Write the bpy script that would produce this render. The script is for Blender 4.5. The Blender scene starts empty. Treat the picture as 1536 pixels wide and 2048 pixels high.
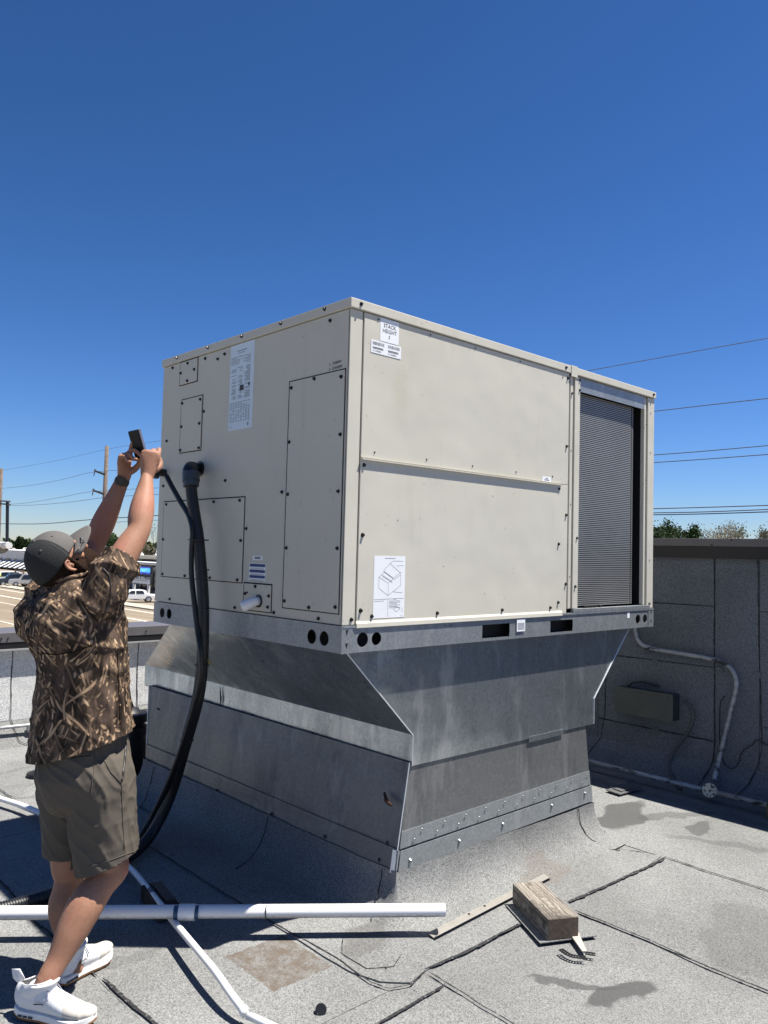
import bpy, bmesh, math, random
import numpy as np
from mathutils import Vector, Matrix, noise as mn
R = math.radians
V = Vector
random.seed(7)
scene = bpy.context.scene
C = scene.collection

# ------------------------------------------------------------------ camera
CAM = V((-2.110, -2.5075, 1.607)); YAW, PIT, ROL, FPX = .7485, .0510, .0257, 1583.87
_f = V((math.sin(YAW)*math.cos(PIT), math.cos(YAW)*math.cos(PIT), math.sin(PIT)))
_r0 = V((math.cos(YAW), -math.sin(YAW), 0)); _u0 = _r0.cross(_f)
_r = _r0*math.cos(ROL) + _u0*math.sin(ROL); _u = -_r0*math.sin(ROL) + _u0*math.cos(ROL)
cd = bpy.data.cameras.new('camera'); cam = bpy.data.objects.new('camera', cd); C.objects.link(cam)
cd.sensor_fit = 'VERTICAL'; cd.sensor_height = 36; cd.lens = FPX/2048*36
cd.clip_start = .05; cd.clip_end = 4000
cam.matrix_world = Matrix(((_r.x, _u.x, -_f.x, CAM.x), (_r.y, _u.y, -_f.y, CAM.y), (_r.z, _u.z, -_f.z, CAM.z), (0, 0, 0, 1)))
scene.camera = cam

# ------------------------------------------------------------------ light
SUN = V((.31, -.275, 1)).normalized()
SEL = math.asin(SUN.z); SAZ = math.atan2(SUN.x, SUN.y)
world = bpy.data.worlds.new('World'); scene.world = world; world.use_nodes = True
wn = world.node_tree; bg = wn.nodes['Background']
sky = wn.nodes.new('ShaderNodeTexSky'); sky.sky_type = 'NISHITA'; sky.sun_disc = False
sky.sun_elevation = SEL; sky.sun_rotation = SAZ; sky.altitude = 0; sky.air_density = 1.0; sky.dust_density = .03; sky.ozone_density = 3.0
sp_ = wn.nodes.new('ShaderNodeSeparateColor'); cb_ = wn.nodes.new('ShaderNodeCombineColor'); wn.links.new(sky.outputs[0], sp_.inputs[0])
for i_, (pw_, ml_) in enumerate(((1.47, .275), (1.30, .455), (1.45, .50))):
    p_ = wn.nodes.new('ShaderNodeMath'); p_.operation = 'POWER'; p_.inputs[1].default_value = pw_; wn.links.new(sp_.outputs[i_], p_.inputs[0])
    q_ = wn.nodes.new('ShaderNodeMath'); q_.operation = 'MULTIPLY'; q_.inputs[1].default_value = ml_; wn.links.new(p_.outputs[0], q_.inputs[0]); wn.links.new(q_.outputs[0], cb_.inputs[i_])
wn.links.new(cb_.outputs[0], bg.inputs[0]); bg.inputs[1].default_value = .0505
sl = bpy.data.lights.new('sun', 'SUN'); sl.energy = 5.0; sl.angle = R(.55); sl.color = (1, .95, .875)
so = bpy.data.objects.new('sun', sl); C.objects.link(so); so.rotation_euler = SUN.to_track_quat('Z', 'Y').to_euler(); so.location = (0, 0, 20)
scene.view_settings.view_transform = 'Standard'; scene.view_settings.look = 'None'
scene.view_settings.gamma = 1; scene.view_settings.use_curve_mapping = False
scene.view_settings.exposure = 1.1

# ------------------------------------------------------------------ placing helper: a pixel of the photo + one known coordinate
def at(px, py, ax, v):
    d = _f + _r*((px-768)/FPX) - _u*((py-1024)/FPX)
    return CAM + d*((v-CAM[ax])/d[ax])
def G(px, py, z=0): return at(px, py, 2, z)

# ------------------------------------------------------------------ materials
def lin(c):
    return tuple(((x/12.92) if x <= .04045 else ((x+.055)/1.055)**2.4) for x in [v/255 for v in c]) + (1,)
class NT:
    def __init__(s, name, rough=.6, metal=0, spec=.5):
        s.m = bpy.data.materials.new(name); s.m.use_nodes = True; s.t = s.m.node_tree
        s.b = s.t.nodes['Principled BSDF']; s.b.inputs['Roughness'].default_value = rough; s.b.inputs['Metallic'].default_value = metal
        s.b.inputs['Specular IOR Level'].default_value = spec
        s.tc = s.t.nodes.new('ShaderNodeTexCoord')
        g = s.t.nodes.new('ShaderNodeNewGeometry'); s.pos = g.outputs['Position']; s.obj = s.tc.outputs['Object']
    def n(s, k, **kw):
        x = s.t.nodes.new(k)
        for a, b in kw.items(): setattr(x, a, b)
        return x
    def put(s, sock, v):
        if isinstance(v, bpy.types.NodeSocket): s.t.links.new(v, sock)
        else: sock.default_value = v
    def mapp(s, vec, scale=(1, 1, 1), rot=(0, 0, 0), loc=(0, 0, 0)):
        x = s.n('ShaderNodeMapping'); s.put(x.inputs[0], vec); x.inputs[1].default_value = loc; x.inputs[2].default_value = rot; x.inputs[3].default_value = scale
        return x.outputs[0]
    def noise(s, vec, scale, detail=3, rough=.5, dist=0):
        x = s.n('ShaderNodeTexNoise'); s.put(x.inputs['Vector'], vec); x.inputs['Scale'].default_value = scale
        x.inputs['Detail'].default_value = detail; x.inputs['Roughness'].default_value = rough; x.inputs['Distortion'].default_value = dist
        return x.outputs['Fac']
    def noisec(s, vec, scale, detail=2):
        x = s.n('ShaderNodeTexNoise'); s.put(x.inputs['Vector'], vec); x.inputs['Scale'].default_value = scale; x.inputs['Detail'].default_value = detail
        return x.outputs['Color']
    def vor(s, vec, scale, out='Distance', feature='F1'):
        x = s.n('ShaderNodeTexVoronoi', feature=feature); s.put(x.inputs['Vector'], vec); x.inputs['Scale'].default_value = scale
        return x.outputs[out]
    def ramp(s, fac, stops):
        x = s.n('ShaderNodeValToRGB'); s.put(x.inputs[0], fac); e = x.color_ramp.elements
        while len(e) < len(stops): e.new(.5)
        for i, (p, c) in enumerate(stops):
            e[i].position = p; e[i].color = c if len(c) == 4 else (*c, 1)
        return x.outputs[0]
    def step(s, fac, a, b):
        x = s.n('ShaderNodeMapRange', interpolation_type='SMOOTHSTEP'); s.put(x.inputs[0], fac)
        x.inputs[1].default_value = a; x.inputs[2].default_value = b; x.inputs[3].default_value = 0; x.inputs[4].default_value = 1
        return x.outputs[0]
    def math(s, op, a, b=0.0, c=None):
        x = s.n('ShaderNodeMath', operation=op); s.put(x.inputs[0], a); s.put(x.inputs[1], b)
        if c is not None: s.put(x.inputs[2], c)
        return x.outputs[0]
    def vmath(s, op, a, b):
        x = s.n('ShaderNodeVectorMath', operation=op); s.put(x.inputs[0], a); s.put(x.inputs[1], b); return x
    def mix(s, fac, a, b, mode='MIX'):
        x = s.n('ShaderNodeMix', data_type='RGBA', blend_type=mode); s.put(x.inputs[0], fac); s.put(x.inputs[6], a); s.put(x.inputs[7], b)
        return x.outputs[2]
    def bump(s, h, strength=.3, dist=.01, prev=None):
        x = s.n('ShaderNodeBump'); s.put(x.inputs['Height'], h); x.inputs['Strength'].default_value = strength; x.inputs['Distance'].default_value = dist
        if prev is not None: s.put(x.inputs['Normal'], prev)
        s.t.links.new(x.outputs[0], s.b.inputs['Normal']); return x.outputs[0]
    def col(s, v): s.put(s.b.inputs['Base Color'], v); return s
    def rough(s, v): s.put(s.b.inputs['Roughness'], v); return s
def plain(name, c, rough=.6, metal=0, var=.12, scale=30, bump=.05, spec=.5):
    t = NT(name, rough, metal, spec)
    f = t.noise(t.obj, scale, 4, .6)
    c = tuple(v*(.72 if max(c[:3]) < .7 else .92) for v in c[:3])
    t.col(t.ramp(f, [(.25, tuple(x*(1-var) for x in c)), (.75, tuple(min(1, x*(1+var)) for x in c))]))
    if bump: t.bump(f, bump, .002)
    return t.m
M = {}
# beige enamel
t = NT('beige_enamel', .5, 0, .3)
f1 = t.noise(t.pos, 1.6, 3); f2 = t.noise(t.mapp(t.pos, (6, 6, .8)), 2.5, 4); f3 = t.noise(t.pos, 60, 2)
c = t.mix(t.step(f1, .35, .7), (.505, .485, .408, 1), (.52, .50, .425, 1))
c = t.mix(t.math('MULTIPLY', t.step(f2, .55, .8), .35), c, (.42, .40, .32, 1))
st = t.vmath('SUBTRACT', t.pos, (.30, 0, 2.33)); st = t.vmath('MULTIPLY', st.outputs[0], (14, 14, 5.2))
dd = t.vmath('LENGTH', st.outputs[0], (0, 0, 0)).outputs['Value']; dd = t.math('ADD', dd, t.math('MULTIPLY', t.noise(t.pos, 9, 3), .8))
c = t.mix(t.math('MULTIPLY', t.step(dd, 1.5, .5), .30), c, (.40, .37, .25, 1))
sp = t.step(t.noise(t.pos, 45, 1), .735, .76)
c = t.mix(t.math('MULTIPLY', sp, .35), c, (.22, .20, .16, 1))
t.col(c); t.bump(t.math('ADD', t.noise(t.pos, 2.2, 2), t.math('MULTIPLY', f3, .01)), .17, .07); M['beige'] = t.m
# galvanised sheet (spangled)
def galv(name, base, metal=.75, rough=.42, streak=.3, warp=.25, tint=(1, 1, 1)):
    t = NT(name, rough, metal)
    w = t.noisec(t.pos, 3); p = t.vmath('ADD', t.pos, t.vmath('MULTIPLY', w, (.05, .05, .05)).outputs[0]).outputs[0]
    base *= .74; sp_ = t.vor(p, 90, 'Color'); g = t.n('ShaderNodeRGBToBW'); t.put(g.inputs[0], sp_)
    a = t.mix(g.outputs[0], tuple(base*.84*k for k in tint)+(1,), tuple(base*1.14*k for k in tint)+(1,))
    s1 = t.noise(t.mapp(t.pos, (3, 3, .7)), 2.2, 5, .6); a = t.mix(t.math('MULTIPLY', t.step(s1, .45, .75), streak), a, (base*.45, base*.45, base*.48, 1))
    s2 = t.noise(t.mapp(t.pos, (2.6, 2.6, .8)), 2.6, 6, .68, .3); a = t.mix(t.math('MULTIPLY', t.step(s2, .52, .66), streak*.75), a, (min(1, base*1.7), min(1, base*1.74), min(1, base*1.75), 1))
    sc = t.noise(t.mapp(t.pos, (14, 14, 120), (.5, .7, 0)), 1, 3, .7); a = t.mix(t.math('MULTIPLY', t.step(sc, .66, .74), streak*.9), a, (base*1.6, base*1.6, base*1.6, 1))
    s3 = t.noise(t.pos, 40, 3, .7); a = t.mix(t.math('MULTIPLY', t.step(s3, .66, .72), .45), a, (base*.3, base*.29, base*.28, 1))
    t.col(a); t.rough(t.math('ADD', t.math('MULTIPLY', s1, .3), rough-.13))
    t.bump(t.noise(t.mapp(t.pos, (1, 1, 1.2)), 3.2, 2), warp, .035); return t.m
M['rail'] = galv('galvanised_rail', .40, .55, .45, .3, .05, (.93, 1, 1.04))
M['sheet'] = galv('galvanised_sheet', .68, .88, .28, .6, .36, (.92, 1.01, 1.05))
M['oldsheet'] = galv('weathered_sheet', .25, .6, .48, .6, .2, (.97, 1.01, 1.02))
M['strip'] = galv('termination_strip', .40, .5, .5, .3, .1, (.93, 1, 1.03))
M['seamlip'] = plain('bright_cut_edge', (.75, .77, .78), .4, .5, .1, 20, 0)
# granulated roof membrane
def membrane(name, k=1.0, marks=True, tint=(.985, 1, 1)):
    t = NT(name, .95, 0, .2)
    g1 = t.noise(t.pos, 170, 2, .7); g2 = t.vor(t.pos, 240, 'Color'); bw = t.n('ShaderNodeRGBToBW'); t.put(bw.inputs[0], g2)
    big = t.noise(t.pos, 1.1, 4, .55); mid = t.noise(t.pos, 7, 4, .6)
    gr = t.math('ADD', t.math('MULTIPLY', g1, .55), t.math('MULTIPLY', bw.outputs[0], .45))
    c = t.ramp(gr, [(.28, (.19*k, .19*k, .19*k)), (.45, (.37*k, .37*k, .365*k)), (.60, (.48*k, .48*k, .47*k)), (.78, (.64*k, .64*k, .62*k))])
    c = t.mix(t.math('MULTIPLY', t.step(big, .35, .7), .35), c, (.62*k, .62*k, .61*k, 1), 'MULTIPLY')
    c = t.mix(t.math('MULTIPLY', t.step(mid, .58, .75), .25), c, (.33*k, .31*k, .28*k, 1))
    if marks:
        pn = t.vmath('ADD', t.pos, t.vmath('MULTIPLY', t.vmath('SUBTRACT', t.noisec(t.pos, 3.2, 3), (.5, .5, .5)).outputs[0], (.35, .35, 0)).outputs[0]).outputs[0]
        for (x, y, rx, ry, ang, s, cc) in STAINS:
            q = t.mapp(t.vmath('SUBTRACT', pn, (x, y, 0)).outputs[0], (1, 1, 0), (0, 0, -ang)); q = t.vmath('DIVIDE', q, (rx, ry, 1))
            d = t.vmath('LENGTH', q.outputs[0], (0, 0, 0)).outputs['Value']
            c = t.mix(t.math('MULTIPLY', t.step(d, 1.12, .85), s), c, tuple(v*k for v in cc)+(1,))
        # rusty square patch with a crisp border
        sx = t.n('ShaderNodeSeparateXYZ'); t.put(sx.inputs[0], t.vmath('SUBTRACT', t.mapp(t.pos, (1, 1, 1), (0, 0, 0)), (-.215, .07, 0)).outputs[0])
        m = t.math('MAXIMUM', t.math('ABSOLUTE', sx.outputs[0]), t.math('MULTIPLY', t.math('ABSOLUTE', sx.outputs[1]), .85))
        m = t.math('ADD', m, t.math('MULTIPLY', t.noise(t.pos, 30, 3), .02))
        rr = t.noise(t.pos, 14, 4, .7)
        c = t.mix(t.math('MULTIPLY', t.step(m, .152, .146), t.math('ADD', .30, t.math('MULTIPLY', t.step(rr, .35, .65), .6))), c, (.105, .082, .062, 1))
    c = t.mix(1, c, (*tint, 1), 'MULTIPLY')
    t.col(c); t.bump(t.math('ADD', t.math('MULTIPLY', t.noise(t.pos, 2.4, 3), 9), t.math('ADD', g1, t.math('MULTIPLY', mid, 1.2))), .5, .004); return t.m
GREY = (.13, .13, .13); BR = (.24, .17, .12)
STAINS = [(2.45, .14, .34, .13, .25, .85, GREY), (2.70, -.06, .28, .06, -.5, .5, GREY), (2.62, -.30, .17, .07, .2, .7, GREY), (2.45, -.52, .34, .05, -1.1, .40, GREY),
          (.62, -.93, .16, .07, -.35, .85, GREY), (.56, -.76, .20, .022, -1.0, .75, GREY), (1.45, -1.06, .35, .2, .3, .30, GREY),
          (1.27, -.13, .14, .09, 0, .25, BR), (.17, -.02, .13, .12, 0, .40, (.12, .11, .10)), (-.62, .42, .12, .03, .2, .3, GREY), (2.9, -.95, .35, .16, 0, .3, GREY),
          (-.3, 2.9, .2, .12, .6, .2, GREY)]
M['roof'] = membrane('granulated_membrane', .50)
M['roof2'] = membrane('granulated_membrane_aged', .465)
M['wall_shaded'] = membrane('shaded_wall_membrane', .40, False, (.90, .98, 1.1))  # roof membrane darkened and blued: the right wall's shade is in its colour
M['wall_lit'] = membrane('sunlit_wall_membrane', 1.5, False)  # same membrane much lightened: the rear wall's sunlight is in its colour
# bitumen
t = NT('bitumen_bleed', .75, 0, .2); f = t.noise(t.pos, 70, 3); t.col(t.ramp(f, [(.3, (.015, .015, .016)), (.62, (.035, .035, .036)), (.72, (.22, .22, .22))])); t.bump(f, .5, .004); M['bitumen'] = t.m
M['coping'] = plain('coping_metal', (.17, .16, .165), .45, .2, .1, 6, .02)
M['copingdark'] = plain('coping_dark_metal', (.018, .018, .021), .4, .2, .1, 6, .02)
M['copingedge'] = plain('coping_drip_edge', (.55, .55, .55), .4, .3, .1, 6, .0)
M['black'] = plain('black_rubber', (.012, .012, .013), .45, 0, .2, 40, .1)
M['conduit'] = plain('black_conduit_plastic', (.014, .015, .017), .42, 0, .2, 20, .05)
M['fitting'] = plain('grey_fitting_plastic', (.06, .07, .08), .4, 0, .2, 20, .05)
M['screw'] = plain('dark_zinc_screw', (.035, .035, .035), .35, .6, .2, 60, 0)
M['rivet'] = plain('bright_rivet', (.32, .34, .34), .3, .8, .1, 60, 0)
M['dark'] = plain('dark_interior', (.01, .01, .012), .8, 0, .2, 10, 0)
M['fin'] = plain('aluminium_coil_fin', (.37, .375, .37), .45, .35, .12, 3, 0)
M['paper'] = plain('white_label_paper', (.78, .80, .82), .6, 0, .03, 10, 0)
M['paperblue'] = plain('pale_label_film', (.62, .72, .78), .45, 0, .03, 10, 0)
M['ink'] = plain('label_ink', (.05, .055, .07), .7, 0, .1, 10, 0)
M['inkgrey'] = plain('label_ink_grey', (.22, .24, .28), .7, 0, .1, 10, 0)
M['inkblue'] = plain('label_ink_blue', (.02, .06, .22), .6, 0, .1, 10, 0)
M['marker'] = plain('marker_ink', (.012, .012, .02), .6, 0, .1, 10, 0)
# pvc with dirt underside (dust settles low on pipe, fixed to the pipe)
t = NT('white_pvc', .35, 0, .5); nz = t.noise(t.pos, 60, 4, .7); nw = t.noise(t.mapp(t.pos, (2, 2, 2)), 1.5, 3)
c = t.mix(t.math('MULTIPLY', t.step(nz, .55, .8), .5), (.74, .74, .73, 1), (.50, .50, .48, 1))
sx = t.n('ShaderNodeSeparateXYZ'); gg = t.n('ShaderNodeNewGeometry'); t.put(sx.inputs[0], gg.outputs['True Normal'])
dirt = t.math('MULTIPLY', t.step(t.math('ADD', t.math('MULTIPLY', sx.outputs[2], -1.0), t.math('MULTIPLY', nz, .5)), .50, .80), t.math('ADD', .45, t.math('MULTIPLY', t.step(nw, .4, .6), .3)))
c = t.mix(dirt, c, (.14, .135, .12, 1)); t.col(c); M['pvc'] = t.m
t = NT('peeling_painted_conduit', .5, .2); f = t.noise(t.mapp(t.pos, (1, .35, 1)), 24, 4, .6)
t.col(t.ramp(f, [(.36, (.03, .03, .03)), (.43, (.26, .27, .28)), (.8, (.44, .46, .47))])); t.bump(f, .3, .003); M['peel'] = t.m
t = NT('cream_painted_cover', .5, .1); f = t.noise(t.pos, 45, 4, .6)
t.col(t.ramp(f, [(.38, (.03, .025, .02)), (.44, (.50, .45, .34)), (.8, (.66, .62, .50))])); t.bump(f, .4, .003); M['cream'] = t.m
# timber
def timber(name, a, b, axis=0):
    t = NT(name, .8, 0, .2); sc = [40, 40, 40]; sc[axis] = 2.5
    f = t.noise(t.mapp(t.obj, tuple(v*2.2 for v in sc)), 1, 5, .65, .6); w = t.n('ShaderNodeTexWave', wave_type='RINGS', rings_direction='XYZ'[axis]); t.put(w.inputs[0], t.obj); w.inputs['Scale'].default_value = 34; w.inputs['Distortion'].default_value = 5; w.inputs['Detail'].default_value = 3
    k = t.math('ADD', t.math('MULTIPLY', f, .8), t.math('MULTIPLY', w.outputs['Fac'], .2)); c = t.ramp(k, [(.3, a), (.7, b)])
    d = t.noise(t.obj, 9, 3); c = t.mix(t.math('MULTIPLY', t.step(d, .5, .68), .55), c, tuple(v*.35 for v in a)+(1,))
    t.col(c); t.bump(k, .5, .003); return t.m
M['timber'] = timber('weathered_timber', (.075, .062, .05), (.30, .27, .23), 0)
M['timberend'] = plain('timber_end_grain', (.13, .095, .07), .85, 0, .35, 60, .4)
M['pole'] = timber('utility_pole_wood', (.10, .075, .06), (.20, .16, .13), 2)
M['junction'] = plain('junction_box_steel', (.135, .145, .13), .5, .3, .15, 8, .03)
M['junctionside'] = plain('junction_box_side', (.07, .10, .10), .5, .4, .15, 8, .03)
M['rust'] = plain('rusted_iron', (.07, .025, .012), .9, .1, .4, 60, .4)
M['orange'] = plain('orange_cord', (.75, .33, .05), .5, 0, .1, 20, .0)
M['bag'] = plain('black_nylon', (.010, .010, .011), .5, 0, .3, 60, .2)
M['wirefar'] = plain('weathered_wire', (.10, .12, .16), .6, 0, .1, 5, 0)
M['wirem'] = plain('cable_black', (.03, .03, .035), .6, 0, .1, 5, 0)

# ------------------------------------------------------------------ mesh builder
class MB:
    def __init__(s): s.v = []; s.f = []
    def add(s, vs, fs):
        k = len(s.v); s.v += [V(p) for p in vs]; s.f += [tuple(i+k for i in f) for f in fs]; return s
    def box(s, a, b):
        x0, y0, z0 = a; x1, y1, z1 = b
        return s.add([(x0, y0, z0), (x1, y0, z0), (x1, y1, z0), (x0, y1, z0), (x0, y0, z1), (x1, y0, z1), (x1, y1, z1), (x0, y1, z1)],
                     [(3, 2, 1, 0), (4, 5, 6, 7), (0, 1, 5, 4), (1, 2, 6, 5), (2, 3, 7, 6), (3, 0, 4, 7)])
    def obox(s, c, ax, ay, az):  # centre, half axes
        c, ax, ay, az = V(c), V(ax), V(ay), V(az)
        return s.add([c-ax-ay-az, c+ax-ay-az, c+ax+ay-az, c-ax+ay-az, c-ax-ay+az, c+ax-ay+az, c+ax+ay+az, c-ax+ay+az],
                     [(3, 2, 1, 0), (4, 5, 6, 7), (0, 1, 5, 4), (1, 2, 6, 5), (2, 3, 7, 6), (3, 0, 4, 7)])
    def prism(s, poly, d):  # polygon points 3d, thickness vector
        n = len(poly); d = V(d); P = [V(p) for p in poly]
        return s.add(P+[p+d for p in P], [tuple(range(n))[::-1], tuple(range(n, 2*n))]+[(i, (i+1) % n, n+(i+1) % n, n+i) for i in range(n)])
    def tube(s, pts, r, seg=12, cap=True, flat=None):
        P = [V(p) for p in pts]; n = len(P); rs = r if hasattr(r, '__len__') else [r]*n
        T = [(P[min(i+1, n-1)]-P[max(i-1, 0)]).normalized() for i in range(n)]
        up = V((0, 0, 1)) if abs(T[0].z) < .9 else V((1, 0, 0))
        if flat is not None: up = V(flat)
        u = T[0].cross(up).normalized(); k = len(s.v)
        for i in range(n):
            u = (u - T[i]*u.dot(T[i])).normalized(); w = T[i].cross(u)
            a, b = rs[i] if hasattr(rs[i], '__len__') else (rs[i], rs[i])
            for j in range(seg):
                an = 2*math.pi*j/seg; s.v.append(P[i]+u*(a*math.cos(an))+w*(b*math.sin(an)))
        for i in range(n-1):
            for j in range(seg):
                j2 = (j+1) % seg; s.f.append((k+i*seg+j, k+i*seg+j2, k+(i+1)*seg+j2, k+(i+1)*seg+j))
        if cap:
            s.f.append(tuple(k+j for j in range(seg))[::-1]); s.f.append(tuple(k+(n-1)*seg+j for j in range(seg)))
        return s
    def ball(s, c, r, seg=14, ring=9, M3=None):
        c = V(c); rx, ry, rz = r if hasattr(r, '__len__') else (r, r, r); k = len(s.v); M3 = M3 or Matrix.Identity(3)
        s.v.append(c+M3@V((0, 0, rz)))
        for i in range(1, ring):
            a = math.pi*i/ring
            for j in range(seg):
                b = 2*math.pi*j/seg; s.v.append(c+M3@V((rx*math.sin(a)*math.cos(b), ry*math.sin(a)*math.sin(b), rz*math.cos(a))))
        s.v.append(c+M3@V((0, 0, -rz))); e = len(s.v)-1
        for j in range(seg):
            s.f.append((k, k+1+j, k+1+(j+1) % seg)); s.f.append((e, k+1+(ring-2)*seg+(j+1) % seg, k+1+(ring-2)*seg+j))
        for i in range(ring-2):
            for j in range(seg):
                a = k+1+i*seg; s.f.append((a+j, a+seg+j, a+seg+(j+1) % seg, a+(j+1) % seg))
        return s
    def build(s, name, mat, parent=None, smooth=False, bevel=0, origin=None, label=None, kind=None):
        if parent is not None: o0 = V(parent['_o'])
        elif origin is not None: o0 = V(origin)
        else:
            lo = [min(p[i] for p in s.v) for i in range(3)]; hi = [max(p[i] for p in s.v) for i in range(3)]
            o0 = V(((lo[0]+hi[0])/2, (lo[1]+hi[1])/2, lo[2]))
        me = bpy.data.meshes.new(name); me.from_pydata([tuple(p-o0) for p in s.v], [], s.f); me.update()
        for m_ in (mat if isinstance(mat, (list, tuple)) else [mat]): me.materials.append(M[m_] if isinstance(m_, str) else m_)
        if smooth:
            me.polygons.foreach_set('use_smooth', [True]*len(me.polygons)); 
            if smooth == 'auto':
                me.polygons.foreach_set('use_smooth', [True]*len(me.polygons)); me.set_sharp_from_angle(angle=R(38))
        o = bpy.data.objects.new(name, me); C.objects.link(o)
        if parent is not None: o.parent = parent
        else: o.location = o0
        o['_o'] = tuple(o0)
        if bevel:
            b = o.modifiers.new('bevel', 'BEVEL'); b.width = bevel; b.segments = 2; b.limit_method = 'ANGLE'; b.angle_limit = R(40)
        if label: o['label'] = label
        if kind: o['kind'] = kind
        return o
def thing(name, label, cat, loc=(0, 0, 0), group=None):
    o = bpy.data.objects.new(name, None); C.objects.link(o); o.location = loc; o['_o'] = tuple(loc)
    o.empty_display_size = .1; o['label'] = label; o['category'] = cat
    if group: o['group'] = group
    return o
def tag(o, label, cat, group=None):
    o['label'] = label; o['category'] = cat
    if group: o['group'] = group
    return o
def copy_part(o, parent, off, rot=None):   # shares mesh; off = world offset
    c = o.copy(); C.objects.link(c); c.parent = parent; c.location = off
    if rot is not None: c.rotation_euler = rot
    return c
def crom(P, k=6):
    P = [V(p) for p in P]; out = []
    Q = [P[0]*2-P[1]]+P+[P[-1]*2-P[-2]]
    for i in range(1, len(Q)-2):
        for j in range(k):
            t_ = j/k; a, b, c_, d = Q[i-1], Q[i], Q[i+1], Q[i+2]
            out.append(.5*((2*b)+(c_-a)*t_+(2*a-5*b+4*c_-d)*t_*t_+(3*b-a-3*c_+d)*t_**3))
    out.append(P[-1]); return out
def resample(P, step):
    L = [0]
    for i in range(1, len(P)): L.append(L[-1]+(P[i]-P[i-1]).length)
    n = max(2, int(L[-1]/step)); out = []; j = 0
    for i in range(n+1):
        s_ = L[-1]*i/n
        while j < len(P)-2 and L[j+1] < s_: j += 1
        d = L[j+1]-L[j]; out.append(P[j].lerp(P[j+1], (s_-L[j])/d if d else 0))
    return out
def text_mesh(name, s_, size, origin, xdir, ydir, mat, parent, thick=.0006, align='LEFT', bold=0, kind=None):
    cu = bpy.data.curves.new(name, 'FONT'); cu.body = s_; cu.size = size; cu.align_x = align; cu.extrude = thick; cu.offset = bold*size; cu.resolution_u = 2
    ob = bpy.data.objects.new(name, cu); C.objects.link(ob)
    me = bpy.data.meshes.new_from_object(ob.evaluated_get(bpy.context.evaluated_depsgraph_get())); bpy.data.objects.remove(ob)
    x, y = V(xdir).normalized(), V(ydir).normalized(); z = x.cross(y); o0 = V(parent['_o']) if parent else V((0, 0, 0)); org = V(origin)-o0
    me.transform(Matrix(((x.x, y.x, z.x, org.x), (x.y, y.y, z.y, org.y), (x.z, y.z, z.z, org.z), (0, 0, 0, 1))))
    me.materials.clear(); me.materials.append(M[mat]); o = bpy.data.objects.new(name, me); C.objects.link(o)
    if parent: o.parent = parent
    o['_o'] = tuple(o0); return o
def plate(name, outline, holes, thick, org, xdir, ydir, mat, parent):
    """flat sheet with real holes; outline / holes are 2D loops in the local xy"""
    cu = bpy.data.curves.new(name, 'CURVE'); cu.dimensions = '2D'; cu.fill_mode = 'BOTH'; cu.extrude = thick/2
    for loop in [outline]+holes:
        sp_ = cu.splines.new('POLY'); sp_.points.add(len(loop)-1); sp_.use_cyclic_u = True
        for p, (a, b) in zip(sp_.points, loop): p.co = (a, b, 0, 1)
    ob = bpy.data.objects.new(name, cu); C.objects.link(ob)
    me = bpy.data.meshes.new_from_object(ob.evaluated_get(bpy.context.evaluated_depsgraph_get())); bpy.data.objects.remove(ob)
    x, y = V(xdir), V(ydir); z = x.cross(y); o0 = V(parent['_o']); g = V(org)-o0
    me.transform(Matrix(((x.x, y.x, z.x, g.x), (x.y, y.y, z.y, g.y), (x.z, y.z, z.z, g.z), (0, 0, 0, 1))))
    me.materials.clear(); me.materials.append(M[mat]); o = bpy.data.objects.new(name, me); C.objects.link(o); o.parent = parent; o['_o'] = tuple(o0); return o
def circ(x, y, r, n=20, ry=None): return [(x+r*math.cos(2*math.pi*i/n), y+(ry or r)*math.sin(2*math.pi*i/n)) for i in range(n)]
def rect(x0, y0, x1, y1): return [(x0, y0), (x1, y0), (x1, y1), (x0, y1)]
exec_parts = []

# ================================================================== ROOF, WALLS
roof = MB().box((-8, -7, -.35), (3.9, 4.7, -.012)).build('roof', 'roof', origin=(0, 0, 0), kind='structure')
WX, WY = 3.47, 4.2          # faces of right and back parapet
sx_ = [-2.68, -1.74, -.80, .15, 1.06, 2.0, 2.92]
def wob(a, b, n=40, amp=.006, seed=0):
    a, b = V(a), V(b); d = (b-a).normalized(); nn = V((-d.y, d.x, 0)); out = []; amp *= .4
    for i in range(n+1):
        p = a.lerp(b, i/n); out.append(p+nn*amp*(mn.noise(p*7+V((seed, 0, 0)))*2))
    return out
def sheet(x0, y0, x1, y1, z, mat='roof', seed=0):
    P = wob((x0, y0, 0), (x1, y0, 0), 24, .006, seed)[:-1]+wob((x1, y0, 0), (x1, y1, 0), 40, .006, seed)[:-1]+wob((x1, y1, 0), (x0, y1, 0), 24, .006, seed)[:-1]+wob((x0, y1, 0), (x0, y0, 0), 40, .006, seed)[:-1]
    return MB().prism([(p.x, p.y, z-.006) for p in P], (0, 0, .006)).build('membrane_sheet', mat, roof)
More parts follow.
